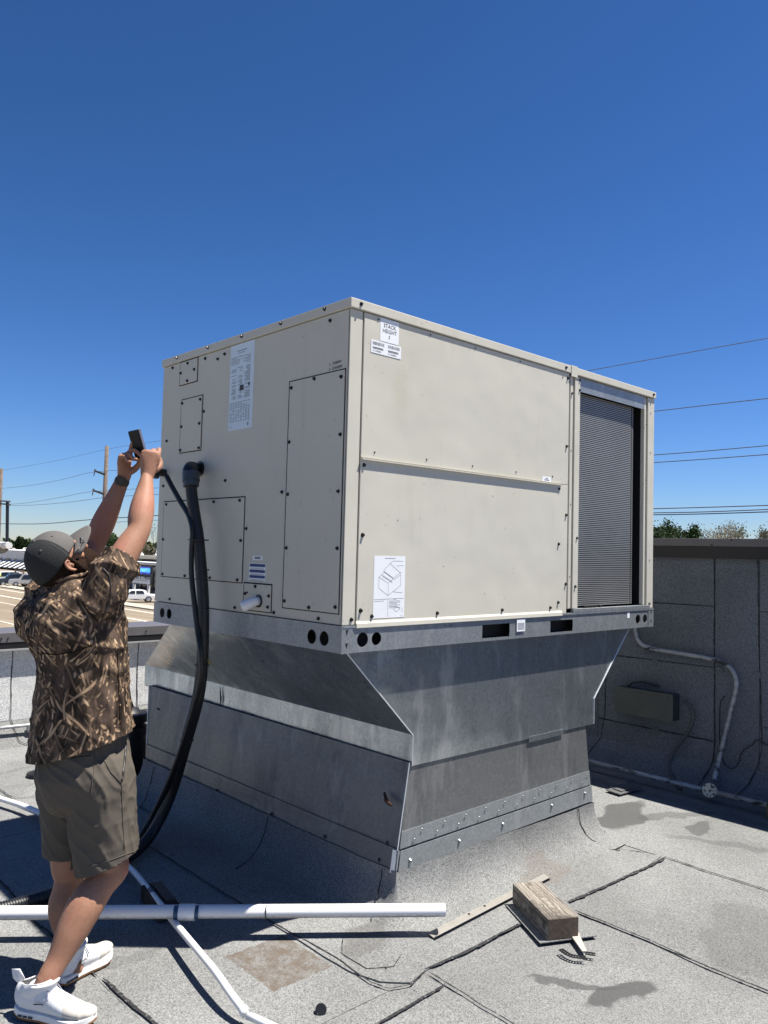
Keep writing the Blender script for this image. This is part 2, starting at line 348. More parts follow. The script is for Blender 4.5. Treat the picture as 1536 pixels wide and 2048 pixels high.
def bleed(pts, w, name='bitumen_bleed', z=.0075, parent=None, mat='bitumen', seed=0):
    P = resample([V((p[0], p[1], 0)) for p in pts], .012); n = len(P); mb = MB(); L = []; Rr = []
    for i, p in enumerate(P):
        d = (P[min(i+1, n-1)]-P[max(i-1, 0)]).normalized(); nn = V((-d.y, d.x, 0))
        wv = w*(.55+.75*abs(mn.noise(p*11+V((seed, 3, 1))))+.7*max(0, mn.noise(p*45+V((seed, 0, 0))))); off = mn.noise(p*9+V((0, seed, 0)))*.006
        e = min(1, i/4+.1, (n-1-i)/4+.1)
        L.append((p.x+nn.x*(off+wv*e), p.y+nn.y*(off+wv*e), z)); Rr.append((p.x+nn.x*(off-wv*e*.5), p.y+nn.y*(off-wv*e*.5), z))
    vs = L+Rr; mb.add(vs, [(i, i+1, n+i+1, n+i) for i in range(n-1)][::1])
    return mb.build(name, mat, parent or roof)
rows = {0: (.9,), 1: (-2.2, 1.7), 2: (-.48, 2.1), 3: (-.36, -3.2), 4: (-.36, 2.9), 5: (-.36, 3.2), 6: (-1.9, 1.5)}
xs = [-5.0]+sx_+[WX-.02]
k_ = 0
for i in range(len(xs)-1):
    cuts = sorted([-6.5]+list(rows.get(i, (0.5,)))+[WY-.02])
    for a, b in zip(cuts[:-1], cuts[1:]):
        k_ += 1; sheet(xs[i]+.001, a+.001, xs[i+1]-.001, b-.001, .0+.0008*((k_*5) % 4), 'roof' if k_ % 3 else 'roof2', k_)
# base flashing apron that runs out round the curb
ap = [(-.06, 1.9), (-.06, -.18), (-.02, -.30), (.06, -.38), (.17, -.355), (.6, -.35), (1.2, -.37), (1.76, -.385), (1.99, -.36), (1.95, -.24), (1.88, -.16), (1.84, -.10), (2.02, .08), (2.05, .4), (2.08, 1.9)]
app = resample([V((x, y, 0)) for x, y in ap]+[V((-.06, 1.9, 0))], .04)
MB().prism([(p.x+mn.noise(p*9)*.005, p.y+mn.noise(p*9+V((4, 0, 0)))*.005, .003) for p in app[:-1]], (0, 0, .006)).build('membrane_sheet', 'roof', roof)
BL = [([(2.0, -.36), (1.985, -.58), (1.99, -.92), (2.0, -1.6)], .007), ([(1.06, -.42), (1.06, -.8), (1.04, -1.07), (1.05, -1.9)], .009),
      ([(2.0, -.385), (1.76, -.39), (1.11, -.365), (.77, -.352), (.42, -.362), (.17, -.35)], .013), ([(.17, -.355), (.05, -.392), (-.03, -.36), (-.052, -.28), (-.035, -.11), (-.04, .11), (-.06, .34), (-.06, .8), (-.06, 1.3), (-.06, 1.9)], .005),
      ([(.165, -.37), (.16, -.47), (.15, -.62), (.14, -.9), (.14, -1.8)], .006), ([(.16, -.47), (-.02, -.48), (-.25, -.49), (-.79, -.50)], .010),
      ([(-.79, .38), (-.79, .21), (-.775, .01), (-.78, -.3), (-.79, -.9)], .014), ([(1.83, -.09), (1.88, -.18), (1.90, -.16), (1.95, -.25), (2.0, -.36)], .004), ([(2.03, .13), (1.9, -.02), (1.83, -.09)], .004),
      ([(3.0, 2.2), (3.0, .9), (3.0, .25), (3.02, -.08), (2.97, -.54), (2.95, -1.2)], .0045), ([(-.8, 3.2), (-.8, 1.51), (-.81, 1.21), (-.82, 1.03), (-.81, .79), (-.80, .4)], .009),
      ([(-.85, 2.08), (-.62, 2.08), (-.34, 2.1), (-.06, 2.1)], .005), ([(-.5, 3.1), (-.35, 2.98), (-.34, 2.76), (-.28, 2.71), (-.14, 2.71), (.4, 2.72)], .006), ([(-.6, 3.3), (-.23, 3.35), (-.01, 3.42), (.5, 3.5)], .004),
      ([(2.92, -1.4), (2.95, -.2), (2.93, 1.8)], .003), ([(-1.74, 1.7), (-.8, 1.7)], .005), ([(-.55, 2.86), (-.30, 2.80)], .005),
      ([(.10, .05), (.0, -.05), (-.0, -.2), (.09, -.26), (.2, -.2)], .0035), ([(2.5, .62), (2.2, .33), (2.06, .2)], .003)]
for i, (p, w) in enumerate(BL): bleed(p, w, seed=i*3.1, z=.0095+.0007*(i % 5))
# slip sheet below the timber block
MB().prism([G(1012, 1812, .0135), G(1080, 1888, .0135), G(1194, 1873, .0135), G(1130, 1800, .0135)], (0, 0, .004)).build('slip_sheet', 'roof2', roof)
bleed([G(1012, 1812), G(1083, 1893), G(1196, 1876)], .003, z=.0142)
# granule debris
rnd = random.Random(3); mb = MB()
for i in range(420):
    x, y = rnd.uniform(-1.2, 3.1), rnd.uniform(-1.4, 2.9)
    if .1 < x < 2.2 and -.1 < y < 2.8: continue
    s_ = rnd.uniform(.0015, .0045) * (1.6 if rnd.random() < .1 else 1); c_ = V((x, y, .013))
    vs = [c_+V((rnd.uniform(-1, 1)*s_, rnd.uniform(-1, 1)*s_, rnd.uniform(-.5, .6)*s_)) for _ in range(4)]; mb.add(vs, [(0, 1, 2), (0, 2, 3), (0, 3, 1), (1, 3, 2)])
mb.build('roof_debris', 'bitumen', roof, kind='stuff')

# parapets
def wall_strip(o, mat='wall_shaded'): pass
rw = thing('parapet_wall', 'tall dark grey membrane covered parapet wall on the right, in shade, with conduit on it', 'wall', (WX, 1, 0))
MB().box((WX, -7, 0), (WX+.30, WY+.32, 1.70)).build('wall_core', 'wall_shaded', rw)
MB().prism([(WX-.004, -7, .20), (WX-.15, -7, 0), (WX-.004, -7, 0)], (0, WY+6.99, 0)).build('cant_strip', 'wall_shaded', rw)
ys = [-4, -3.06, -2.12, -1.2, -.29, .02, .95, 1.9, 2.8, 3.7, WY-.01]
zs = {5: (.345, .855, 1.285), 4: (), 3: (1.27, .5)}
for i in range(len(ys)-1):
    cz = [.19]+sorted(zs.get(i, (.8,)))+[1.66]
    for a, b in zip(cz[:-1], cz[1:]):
        MB().box((WX-.006-.002*((i) % 2), ys[i]+.003, a+.003), (WX-.0005, ys[i+1]-.003, b-.003)).build('wall_sheet', 'wall_shaded', rw)
def wbleed(pts, w, X=WX-.0105, par=None, swap=False):
    P = resample([V((0, p[0], p[1])) for p in pts], .02); n = len(P); vs = []; 
    for sgn in (1, -.6):
        for i, p in enumerate(P):
            d = (P[min(i+1, n-1)]-P[max(i-1, 0)]).normalized(); nn = V((0, -d.z, d.y)); ww = w*(.6+abs(mn.noise(p*14))*1.5); q = p+nn*(sgn*ww+mn.noise(p*8)*.004)
            z = q.z; x = X if z > .2 else X-(.2-max(z, 0))*.75
            vs.append((q.y, WY-.0105-(WX-.0105-x), z) if swap else (x, q.y, z))
    return MB().add(vs, [(i, i+1, n+i+1, n+i) for i in range(n-1)]).build('bitumen_bleed', 'bitumen', par or rw)
for p, w in [([(.02, 1.64), (.02, 1.0), (.01, .35), (.03, .16), (.08, .02)], .005), ([(-.28, 1.64), (-.29, 1.0), (-.31, .35), (-.25, .12), (-.17, .01)], .005), ([(.95, 1.28), (.5, 1.28), (.03, 1.285)], .003),
             ([(.95, .85), (.5, .855), (.03, .855)], .003), ([(.95, .35), (.5, .345), (.03, .34)], .005), ([(-.29, 1.27), (-.6, 1.28)], .003), ([(.88, .8), (.885, .4), (.92, .2), (1.0, .02)], .004), ([(-1.2, 1.6), (-1.2, .1)], .004), ([(.95, 1.6), (.95, .9)], .003)]:
    wbleed(p, w)
cp = MB().box((WX-.055, -7, 1.71), (WX+.36, WY+.38, 1.765)).build('coping_cap', 'coping', rw, bevel=.003)
MB().box((WX-.05, -7, 1.625), (WX-.03, WY+.2, 1.709)).build('coping_face', 'copingdark', rw)
for y, z in [(-.12, 1.755), (.02, 1.72), (-.5, 1.74), (.9, 1.75)]:
    MB().tube([(WX-.05, y, z), (WX-.062, y, z)], .006, 6).build('screw', 'screw', rw)
for y, z in [(.47, .84), (-.02, .84), (-.28, .84), (.46, .34), (.9, .84), (-.75, .84)]:
    MB().tube([(WX-.007, y, z), (WX-.016, y, z)], [.026, .024], 14).tube([(WX-.016, y, z), (WX-.022, y, z)], .006, 6).build('anchor_plate', 'wall_shaded', rw)

bw = thing('parapet_wall', 'low sunlit grey membrane covered parapet wall behind the man, with dark metal coping', 'wall', (0, WY, 0))
MB().box((-8, WY, 0), (WX-.001, WY+.30, .84)).build('wall_core', 'wall_lit', bw)
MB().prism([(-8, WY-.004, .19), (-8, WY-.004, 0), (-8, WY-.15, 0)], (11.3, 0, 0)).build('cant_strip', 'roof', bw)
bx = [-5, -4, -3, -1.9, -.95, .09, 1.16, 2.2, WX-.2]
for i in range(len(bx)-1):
    MB().box((bx[i]+.003, WY-.008+.002*(i % 2), .19), (bx[i+1]-.003, WY-.0005, .80)).build('wall_sheet', 'wall_lit', bw)
for x in (-.95, .09, 1.16): wbleed([(x, .79), (x-.005, .5), (x+.01, .2), (x+.04, .04), (x+.1, .01)], .004, par=bw, swap=True)
MB().box((-8, WY-.06, .815), (WX-.06, WY+.37, .895)).build('coping_cap', 'coping', bw, bevel=.004)
MB().box((-8, WY-.055, .765), (WX-.06, WY-.03, .812)).build('coping_face', 'copingdark', bw)
MB().box((-8, WY-.068, .752), (WX-.06, WY-.02, .764)).build('coping_drip', 'copingedge', bw)
for x in (-.02, .03, 1.2): MB().tube([(x, WY-.059, .85), (x, WY-.067, .85)], .007, 6).build('screw', 'screw', bw)

# ================================================================== CURB
curb = thing('roof_curb', 'old galvanised metal clad roof curb with riveted strips under the duct transition', 'roof curb', (1.17, 1.3, 0))
def quad_sheet(name, a, b, c_, d, th, mat, parent, sub=1, **kw):
    a, b, c_, d = map(V, (a, b, c_, d)); n = (b-a).cross(d-a).normalized()*th; mb = MB()
    N = sub; P = [[(a.lerp(b, i/N)).lerp(d.lerp(c_, i/N), j/N) for j in range(N+1)] for i in range(N+1)]
    for layer in (0, 1):
        k = len(mb.v); mb.v += [P[i][j]-n*layer for i in range(N+1) for j in range(N+1)]
        for i in range(N):
            for j in range(N):
                q = (k+i*(N+1)+j, k+(i+1)*(N+1)+j, k+(i+1)*(N+1)+j+1, k+i*(N+1)+j+1); mb.f.append(q if not layer else q[::-1])
    m = (N+1)**2
    edge = [i*(N+1) for i in range(N+1)]+[N*(N+1)+j for j in range(1, N+1)]+[i*(N+1)+N for i in range(N-1, -1, -1)]+[j for j in range(N-1, 0, -1)]
    for p, q in zip(edge, edge[1:]+edge[:1]): mb.f.append((p, p+m, q+m, q))
    return mb.build(name, mat, parent, **kw)
# corners: top z .66, bottom .19
T0, T1, T2, T3 = V((.470, .060, .66)), V((1.896, .060, .66)), V((1.896, 2.56, .66)), V((.455, 2.56, .66))
B0, B1, B2, B3 = V((.398, .050, .19)), V((1.953, .050, .20)), V((1.953, 2.46, .19)), V((.405, 2.46, .17))
quad_sheet('front_sheet', B0, B1, T1, T0, .003, 'oldsheet', curb)
quad_sheet('side_sheet', B3, B0, T0, T3, .003, 'oldsheet', curb)
quad_sheet('side_sheet', B1, B2, T2, T1, .003, 'oldsheet', curb)
quad_sheet('rear_sheet', B2, B3, T3, T2, .003, 'oldsheet', curb)
def lerpz(a, b, z): return a.lerp(b, (z-a.z)/(b.z-a.z))
def strip(z0a, z1a, z0b, z1b, ca, cb, Ta, Tb, off, mat, name):
    a0, a1 = lerpz(ca, Ta, z0a), lerpz(ca, Ta, z1a); b0, b1 = lerpz(cb, Tb, z0b), lerpz(cb, Tb, z1b)
    n = (b0-a0).cross(a1-a0).normalized()*off
    return quad_sheet(name, a0+n, b0+n, b1+n, a1+n, .0025, mat, curb)
strip(.292, .366, .305, .384, B0, B1, T0, T1, .0035, 'strip', 'riveted_strip')
strip(.195, .285, .212, .300, B0, B1, T0, T1, .010, 'strip', 'termination_bar')
strip(.160, .285, .195, .290, B3, B0, T3, T0, .008, 'oldsheet', 'termination_bar')
quad_sheet('corner_flap', B0+V((-.016, .028, 0)), B0+V((-.004, -.004, 0)), lerpz(B0, T0, .285)+V((-.004, -.004, 0)), lerpz(B0, T0, .285)+V((-.014, .028, 0)), .003, 'seamlip', curb)
MB().tube([B0+V((-.001, -.002, .10)), T0+V((-.001, -.003, 0))], .0028, 6).build('seam_edge', 'seamlip', curb)
MB().tube([B3+V((-.003, .002, 0)), T3+V((-.003, .002, 0))], .003, 6).build('seam_edge', 'seamlip', curb)
# fasteners on the curb (front rivets, bar bolts, side bolts)
def bolt(p, n, r, mat, par, name='bolt', h=.004):
    n = V(n).normalized(); return MB().tube([V(p)-n*.001, V(p)+n*h*.5, V(p)+n*h], [r*1.5, r*1.1, r*.6], 7).build(name, mat, par)
nf = (B1-B0).cross(T0-B0).normalized()
for i in range(10):
    x = .5+i*.15
    for zz, zo in ((.318, 0), (.352, .05)):
        p = lerpz(B0, T0, zz+.014*i/10); bolt((x+zo, p.y-.009, zz+.014*i/10), (0, -1, 0), .0035, 'rivet', curb, 'rivet', .003)
for x, z in [(.47, .232), (.80, .243), (1.13, .252), (1.55, .262), (1.87, .268)]: bolt((x, .046-.006, z), (0, -1, 0), .007, 'rivet', curb, 'bolt', .008)
for y in (.16, .55, 1.0, 1.55, 2.1, 2.4):
    zc = .215+.01*(.5-y); p = lerpz(B0, T0, zc); bolt((p.x-.010, y, zc), (-1, 0, 0), .006, 'screw', curb, 'bolt', .006)
bolt((.415-.004, .13, .30), (-1, 0, 0), .005, 'screw', curb)
MB().tube([(.425, .17, .508), (.405, .135, .485), (.401, .10, .474)], [.006, .010, .006], 8).build('rusty_spike', 'rust', curb, True)
MB().tube([(.45, 2.44, .53), (.44, 2.38, .528)], .006, 8).build('rusty_spike', 'rust', curb, True)
# membrane skirt round the curb
def skirt():
    mb = MB(); prof = [(0.0, .20), (.004, .165), (.018, .115), (.045, .066), (.085, .030), (.13, .012), (.185, .0095)]
    inner = [V((.385, .040, 0)), V((1.965, .040, 0)), V((1.965, 2.47, 0)), V((.385, 2.47, 0))]
    ring = []
    for k in range(4):
        a, b = inner[k], inner[(k+1) % 4]; d = (b-a).normalized(); nn = V((d.y, -d.x, 0)); L = (b-a).length; n = int(L/.03)
        for i in range(n+1): ring.append((a.lerp(b, i/n), nn, k))
        n2 = V(((b-inner[(k+2) % 4]).normalized().x*0, 0, 0)); nx = (inner[(k+2) % 4]-b).normalized(); n3 = V((nx.y, -nx.x, 0))
        for i in range(1, 6):
            a_ = i/6; q = (nn*(1-a_)+n3*a_).normalized(); ring.append((b.copy(), q, k))
    m = len(ring); npf = len(prof)
    for (p, nn, k) in ring:
        jag = mn.noise(p*4)*.02
        for (o, z) in prof:
            w = mn.noise(V((p.x*5, p.y*5, z*9)))*.007 if 0 < o < .17 else 0
            zz = z + (mn.noise(p*6)*.006 if o < .01 else 0)
            mb.v.append(p+nn*(o*(1+jag*4)+w)+V((0, 0, zz+(abs(w)*.4))))
    for i in range(m):
        for j in range(npf-1):
            i2 = (i+1) % m; mb.f.append((i*npf+j, i*npf+j+1, i2*npf+j+1, i2*npf+j))
    return mb.build('base_flashing', 'roof', curb, True, label='granulated membrane skirt sloping from the curb to the roof')
skirt()
# seam cracks on the skirt
def skz(o): 
    pr = [(0.0, .20), (.004, .165), (.018, .115), (.045, .066), (.085, .030), (.13, .012), (.185, .0095), (.3, .0095)]
    for (a, za), (b, zb) in zip(pr[:-1], pr[1:]):
        if a <= o <= b: return za+(zb-za)*(o-a)/(b-a)
    return .0095
def crackline(pts, r=.0025, name='lap_seam'):
    P = resample([V(p) for p in pts], .02); P = [p+V((mn.noise(p*20)*.004, mn.noise(p*20+V((5, 0, 0)))*.004, .001)) for p in P]
    MB().tube(P, [r*(.7+.6*abs(mn.noise(p*30))) for p in P], 6).build(name, 'bitumen', curb)
crackline([(.382, 1.02, .19), (.375, 1.02, .155), (.355, 1.015, .10), (.32, 1.0, .058), (.27, .98, .028), (.22, .96, .015), (.13, .92, .012)])
crackline([(.385, .13, .19), (.377, .13, .15), (.355, .12, .10), (.30, .09, .045), (.27, .06, .03)])
crackline([(1.80, .038, .20), (1.80, .030, .16), (1.80, .016, .11), (1.81, -.01, .062), (1.83, -.04, .035), (1.88, -.055, .02), (1.95, -.05, .018), (1.98, -.02, .05)], .003)
crackline([(.380, 2.3, .18), (.372, 2.3, .15), (.35, 2.28, .10), (.31, 2.24, .05), (.28, 2.20, .03), (.2, 2.1, .012)])
MB().prism([(1.98, .30, .012), (2.16, .16, .012), (2.14, .26, .012), (2.02, .50, .012)], (0, 0, .06)).build('loose_flashing_flap', 'copingdark', curb)

# ================================================================== TRANSITION
tr = thing('duct_transition', 'shiny galvanised sheet metal curb adapter tapering down below the beige unit', 'duct transition', (1.2, .9, .64))
u0, u1, u2, u3 = V((.062, .053, 1.192)), V((2.37, .053, 1.192)), V((2.37, 1.55, 1.192)), V((.062, 1.55, 1.192))
m0, m1, m2, m3 = V((.483, .053, .783)), V((1.969, .053, .790)), V((1.969, 2.69, .785)), V((.483, 2.69, .783))
l0, l1, l2, l3 = V((.483, .053, .645)), V((1.969, .053, .645)), V((1.969, 2.69, .645)), V((.483, 2.69, .645))
def poly_sheet(name, P, th, mat, parent, **kw):
    P = [V(p) for p in P]; n = (P[1]-P[0]).cross(P[2]-P[1]).normalized()*th
    return MB().prism([p for p in P], n*-1).build(name, mat, parent, **kw)
poly_sheet('front_panel', [l0, l1, m1, u1, u0, m0], .003, 'sheet', tr)
quad_sheet('side_slope', m3, m0, u0, u3, .003, 'sheet', tr, sub=12)
quad_sheet('side_band', l3, l0+V((0, .0, 0)), m0, m3, .003, 'sheet', tr)
quad_sheet('side_slope', m1, m2, u2, u1, .003, 'sheet', tr, sub=12)
quad_sheet('side_band', l1, l2, m2, m1, .003, 'sheet', tr)
poly_sheet('rear_panel', [l2, l3, m3, u3, u2, m2], .003, 'sheet', tr)
MB().tube([u0+V((-.001, -.001, 0)), m0+V((-.002, -.002, 0)), l0+V((-.002, -.002, 0))], .003, 6).build('seam_edge', 'seamlip', tr)
MB().tube([u1+V((.001, -.001, 0)), m1+V((.002, -.002, 0)), l1+V((.002, -.002, 0))], .003, 6).build('seam_edge', 'seamlip', tr)
MB().box((1.35, .0500, .626), (1.665, .0522, .655)).build('patch_plate', 'sheet', tr)
MB().box((.484, .06, .640), (.4835+.004, 2.68, .655)).build('hem', 'oldsheet', tr)
MB().tube([(.475, 1.68, .655), (.474, 1.675, .70), (.474, 1.69, .77)], [.002, .006, .002], 5).build('tar_drip', 'bitumen', tr)

# ================================================================== ROOFTOP UNIT
W, D, ZB, ZR, ZT = 2.545, 1.641, 1.187, 1.303, 2.671
unit = thing('rooftop_air_conditioner', 'large beige packaged air conditioning unit with condenser coil, on a galvanised base rail', 'air conditioner', (W/2, D/2, ZB))
t_ = .0016
# base rail, plates with real holes
plate('base_rail', rect(.045, 0, 2.49, ZR-ZB-.004), [circ(.112, .052, .031), circ(.191, .052, .028), circ(2.363, .052, .028), circ(2.447, .052, .026), rect(.888, .014, 1.102, .080), rect(1.450, .014, 1.662, .078), circ(.62, .09, .004, 8), circ(.66, .088, .004, 8)], .003, (0, -.002, ZB), (1, 0, 0), (0, 0, 1), 'rail', unit)
plate('base_rail', rect(0.002, 0, D, ZR-ZB-.004), [circ(.197, .052, .031), circ(.112, .052, .031), circ(1.542, .054, .026), circ(1.462, .054, .026)], .003, (-.001, D, ZB), (0, -1, 0), (0, 0, 1), 'rail', unit) if False else None
plate('base_rail', [(D-y, z) for y, z in rect(.002, 0, D, ZR-ZB-.004)], [circ(D-.197, .052, .031), circ(D-.112, .052, .031), circ(D-1.542, .056, .027), circ(D-1.462, .056, .027)], .003, (-.001, D, ZB), (0, -1, 0), (0, 0, 1), 'rail', unit)
for (a, b, c_) in (((.050, .03, ZB), (2.49, .035, ZR-.006), 'x'),):
    pass
MB().box((0, -.001, ZB), (W, .045, ZB+.003)).box((0, .02, ZB), (.04, D, ZB+.003)).box((W-.003, 0, ZB), (W, D, ZR-.005)).box((0, D-.003, ZB), (W, D, ZR-.005)).build('rail_flange', 'rail', unit)
MB().box((0, -.008, ZR-.012), (W, .04, ZR-.0035)).box((-.007, .001, ZR-.012), (.03, D, ZR-.0035)).build('rail_lip', 'rail', unit)
# corner brackets
MB().box((-.0045, -.0065, ZB-.001), (.052, -.0045, ZR-.002)).box((-.0065, -.0065, ZB-.001), (-.0045, .006, ZR-.002)).build('corner_bracket', 'rail', unit, bevel=.0006)
MB().box((W-.062, -.0065, ZB-.001), (W+.002, -.0045, ZR-.002)).build('corner_bracket', 'rail', unit, bevel=.0006)
for x in (.022, W-.03):
    for z in (ZB+.030, ZB+.085):
        MB().add([(x-.008, -.0072, z+.012), (x+.008, -.0072, z+.012), (x-.001, -.0072, z-.012)], [(0, 2, 1)]).build('slot_mark', 'dark', unit)
# base pan and inner body
MB().box((.02, .03, ZR-.004), (W-.02, D-.02, ZR)).build('base_pan', 'rail', unit)
MB().box((.012, .012, ZR), (1.690, D-.01, ZT-.02)).box((1.690, .30, ZR), (W-.03, D-.01, ZT-.02)).build('inner_body', 'dark', unit)
# left face
MB().box((0, .004, ZR), (.011, D, ZT-.045)).build('side_panel', 'beige', unit, bevel=.0015)
def raised(y0, z0, y1, z1, name='access_panel', d=.006):
    ob = MB().box((-d, y0, z0), (-.0006, y1, z1)).build(name, 'beige', unit, bevel=.0016)
    MB().box((-.0008, y0-.005, z0-.005), (-.0004, y1+.012, z1+.006)).build('panel_gap', 'dark', unit); return ob
raised(.024, 1.350, .410, 2.370, 'access_door')
raised(1.192, 2.122, 1.411, 2.410); raised(1.257, 2.498, 1.440, 2.622)
raised(.755, 1.445, 1.566, 1.856, 'access_door'); raised(.507, 1.320, .728, 1.443)
MB().box((.06, .06, ZB+.006), (W-.06, D-.05, ZR-.014)).build('rail_shade_filler', 'dark', unit)  # black box added inside the rail so its holes look unlit
# front face
MB().box((0, 0, ZR), (.068, .011, ZT-.045)).build('corner_post', 'beige', unit, bevel=.0015)
MB().box((.068, .006, ZR), (.074, .011, ZT-.045)).build('panel_gap', 'dark', unit)
MB().box((.075, -.003, 2.005), (1.597, .011, ZT-.045)).build('front_panel', 'beige', unit, bevel=.002)
MB().box((.075, -.003, ZR-.002), (1.597, .0105, 2.003)).build('front_panel', 'beige', unit, bevel=.002)
MB().box((.075, -.0150, 1.996), (1.53, -.0025, 2.0015)).build('drip_ledge', 'beige', unit)
MB().prism([(.071, -.003, ZR+.014), (.071, -.010, ZR+.004), (.071, -.011, ZR-.014), (.071, -.003, ZR-.014)], (1.481, 0, 0)).build('bottom_hem', 'beige', unit, bevel=.001)
MB().box((1.602, .012, ZR), (1.712, .020, ZT-.045)).build('seam_channel', 'beige', unit)
MB().box((1.612, -.001, ZR+.02), (1.640, .0118, ZT-.05)).build('seam_trim', 'beige', unit, bevel=.004)
MB().box((1.655, -.002, ZR+.02), (1.707, .0118, ZT-.05)).build('corner_post', 'beige', unit, bevel=.002)
MB().box((1.660, -.008, ZR-.003), (2.50, .03, ZR+.018)).build('coil_sill', 'rail', unit, bevel=.001)
MB().box((2.430, .004, ZR+.02), (2.452, .03, ZT-.05)).build('seam_trim', 'beige', unit, bevel=.003)
MB().box((2.468, -.001, ZR), (W, .05, ZT-.045)).box((W-.012, .05, ZR), (W, D, ZT-.045)).build('corner_post', 'beige', unit, bevel=.002)
MB().box((1.71, .004, 2.545), (2.43, .008, ZT-.047)).build('coil_header_plate', 'rail', unit)
MB().box((1.70, .14, ZR), (2.45, .15, ZT-.05)).box((2.452, .03, ZR), (2.466, .14, ZT-.05)).build('coil_backing', 'dark', unit)
# coil tubes: horizontal louvred rows bending back at the right edge
cp_ = [(1.709, .035), (2.31, .035), (2.36, .040), (2.395, .060), (2.405, .11)]
mb = MB(); nr = 110; z0, z1 = ZR+.028, 2.548
for i in range(nr):
    z = z0+(z1-z0)*(i+.5)/nr; h = (z1-z0)/nr*.27
    for (xa, ya), (xb, yb) in zip(cp_[:-1], cp_[1:]):
        mb.add([(xa, ya, z-h), (xb, yb, z-h), (xb, yb, z+h), (xa, ya, z+h), (xa, ya+.02, z+h*.9), (xb, yb+.02, z+h*.9), (xa, ya+.02, z-h*.9), (xb, yb+.02, z-h*.9)],
               [(0, 1, 2, 3), (3, 2, 5, 4), (6, 7, 1, 0)])
mb.build('coil_fins', 'fin', unit, kind='stuff')
MB().box((1.709, .037, z0), (2.34, .036+.03, z1)).build('coil_core', 'dark', unit)
MB().tube([(2.412, .10, z0), (2.412, .10, z1+.05)], .010, 10).build('coil_header_tube', 'fitting', unit, True)
for a_, b_ in ((1.80, 1.94), (1.96, 1.99)):
    MB().box((a_, .015, ZR+.024), (b_, .03, ZR+.032)).build('coil_clip', 'dark', unit)
# lid in two sections
MB().box((-.009, -.0115, ZT-.042), (1.652, D+.008, ZT)).build('lid', 'beige', unit, bevel=.003)
MB().box((1.656, -.0115, ZT-.042), (W+.006, D+.008, ZT-.002)).build('lid', 'beige', unit, bevel=.003)
MB().box((1.600, -.0145, ZT-.060), (1.662, -.0122, ZT+.003)).box((1.600, -.012, ZT+.0005), (1.662, D*.3, ZT+.004)).build('lid_joint_cover', 'beige', unit, bevel=.001)
# screws: one hex screw, copied
sm = bpy.data.meshes.new('screw'); bm = bmesh.new()
for (r_, d_, h_, n_) in ((.0105, 0, .0018, 12), (.0072, .0018, .0065, 6)):
    g = bmesh.ops.create_cone(bm, cap_ends=True, segments=n_, radius1=r_, radius2=r_*.92, depth=h_); bmesh.ops.translate(bm, verts=g['verts'], vec=(0, 0, d_+h_/2))
bm.to_mesh(sm); bm.free(); sm.materials.append(M['screw'])
def screw(p, rot, sc=1, par=unit):
    o = bpy.data.objects.new('screw', sm); C.objects.link(o); o.parent = par; o.location = V(p)-V(par['_o']); o.rotation_euler = rot; o.scale = (sc*.86, sc*.86, sc)
FR, LR = (R(90), 0, 0), (0, R(-90), 0)
for x, z in [(.046, 2.652), (1.55, 2.650), (2.515, 2.650)]: screw((x, -.0115, z), FR)
for x, z, s in [(.154, 2.612, .5), (.479, 2.612, .45), (.796, 2.612, .45), (1.15, 2.612, .45), (.152, 2.034, .45), (.472, 2.035, .45), (.792, 2.035, .45), (1.132, 2.036, .45), (1.45, 2.04, .5), (.094, 1.974, 1), (1.512, 1.977, .9), (.096, 1.678, 1.1), (1.515, 1.677, 1),
                (.096, 1.361, 1.1), (1.518, 1.361, 1), (.16, 1.335, 1), (.565, 1.335, 1), (1.038, 1.335, 1), (1.446, 1.335, 1), (1.577, 2.217, 1), (1.582, 1.838, 1), (1.586, 1.46, 1), (1.58, 2.598, 1), (.30, 1.75, .25), (.6, 1.55, .25), (.95, 1.9, .25), (.9, 1.42, .2)]:
    screw((x, -.003, z), FR, s)
for x, z, s in [(1.691, 1.715, .9), (1.680, 1.445, 1), (1.70, 2.55, .9), (1.70, 2.608, .9), (1.626, 2.52, .8), (1.626, 2.2, .35), (1.626, 1.9, .35), (1.626, 1.5, .35), (2.50, 2.53, .4), (2.50, 1.602, .4), (2.50, 2.279, .4), (2.50, 1.33, .9), (.048, 1.325, 1), (2.44, 2.45, .4), (2.44, 2.1, .4)]:
    screw((x, -.0015, z), FR, s)
for y, z in [(1.474, 2.655), (1.143, 2.655), (.819, 2.655), (.49, 2.655), (.165, 2.655)]: screw((-.009, y, z), LR)
for y, z in [(1.534, 2.610), (1.18, 2.605), (1.053, 2.582), (.987, 2.597), (.135, 2.600), (1.175, 2.323), (.938, 1.947), (1.59, 1.948), (.733, 1.705), (1.463, 1.323), (.81, 1.321), (.483, 1.321), (.156, 1.319), (1.57, 2.2), (.45, 1.87), (.70, 1.40)]: screw((0, y, z), LR)
for y, z in [(1.355, 2.607), (1.281, 2.562), (1.352, 2.51), (1.427, 2.563), (1.398, 2.392), (1.205, 2.39), (1.206, 2.262), (1.398, 2.263), (1.399, 2.134), (1.202, 2.132), (1.534, 1.842), (1.031, 1.842), (.79, 1.842), (1.555, 1.648), (1.548, 1.456), (1.298, 1.456), (1.043, 1.456), (.787, 1.456), (.769, 1.647),
             (.631, 1.432), (.716, 1.394), (.519, 1.394), (.524, 1.343), (.395, 2.341), (.228, 2.359), (.043, 2.341), (.038, 2.096), (.397, 1.857), (.399, 2.094), (.041, 1.857), (.037, 1.619), (.395, 1.616), (.397, 1.379), (.217, 1.362), (.039, 1.376)]: screw((-.006, y, z), LR)
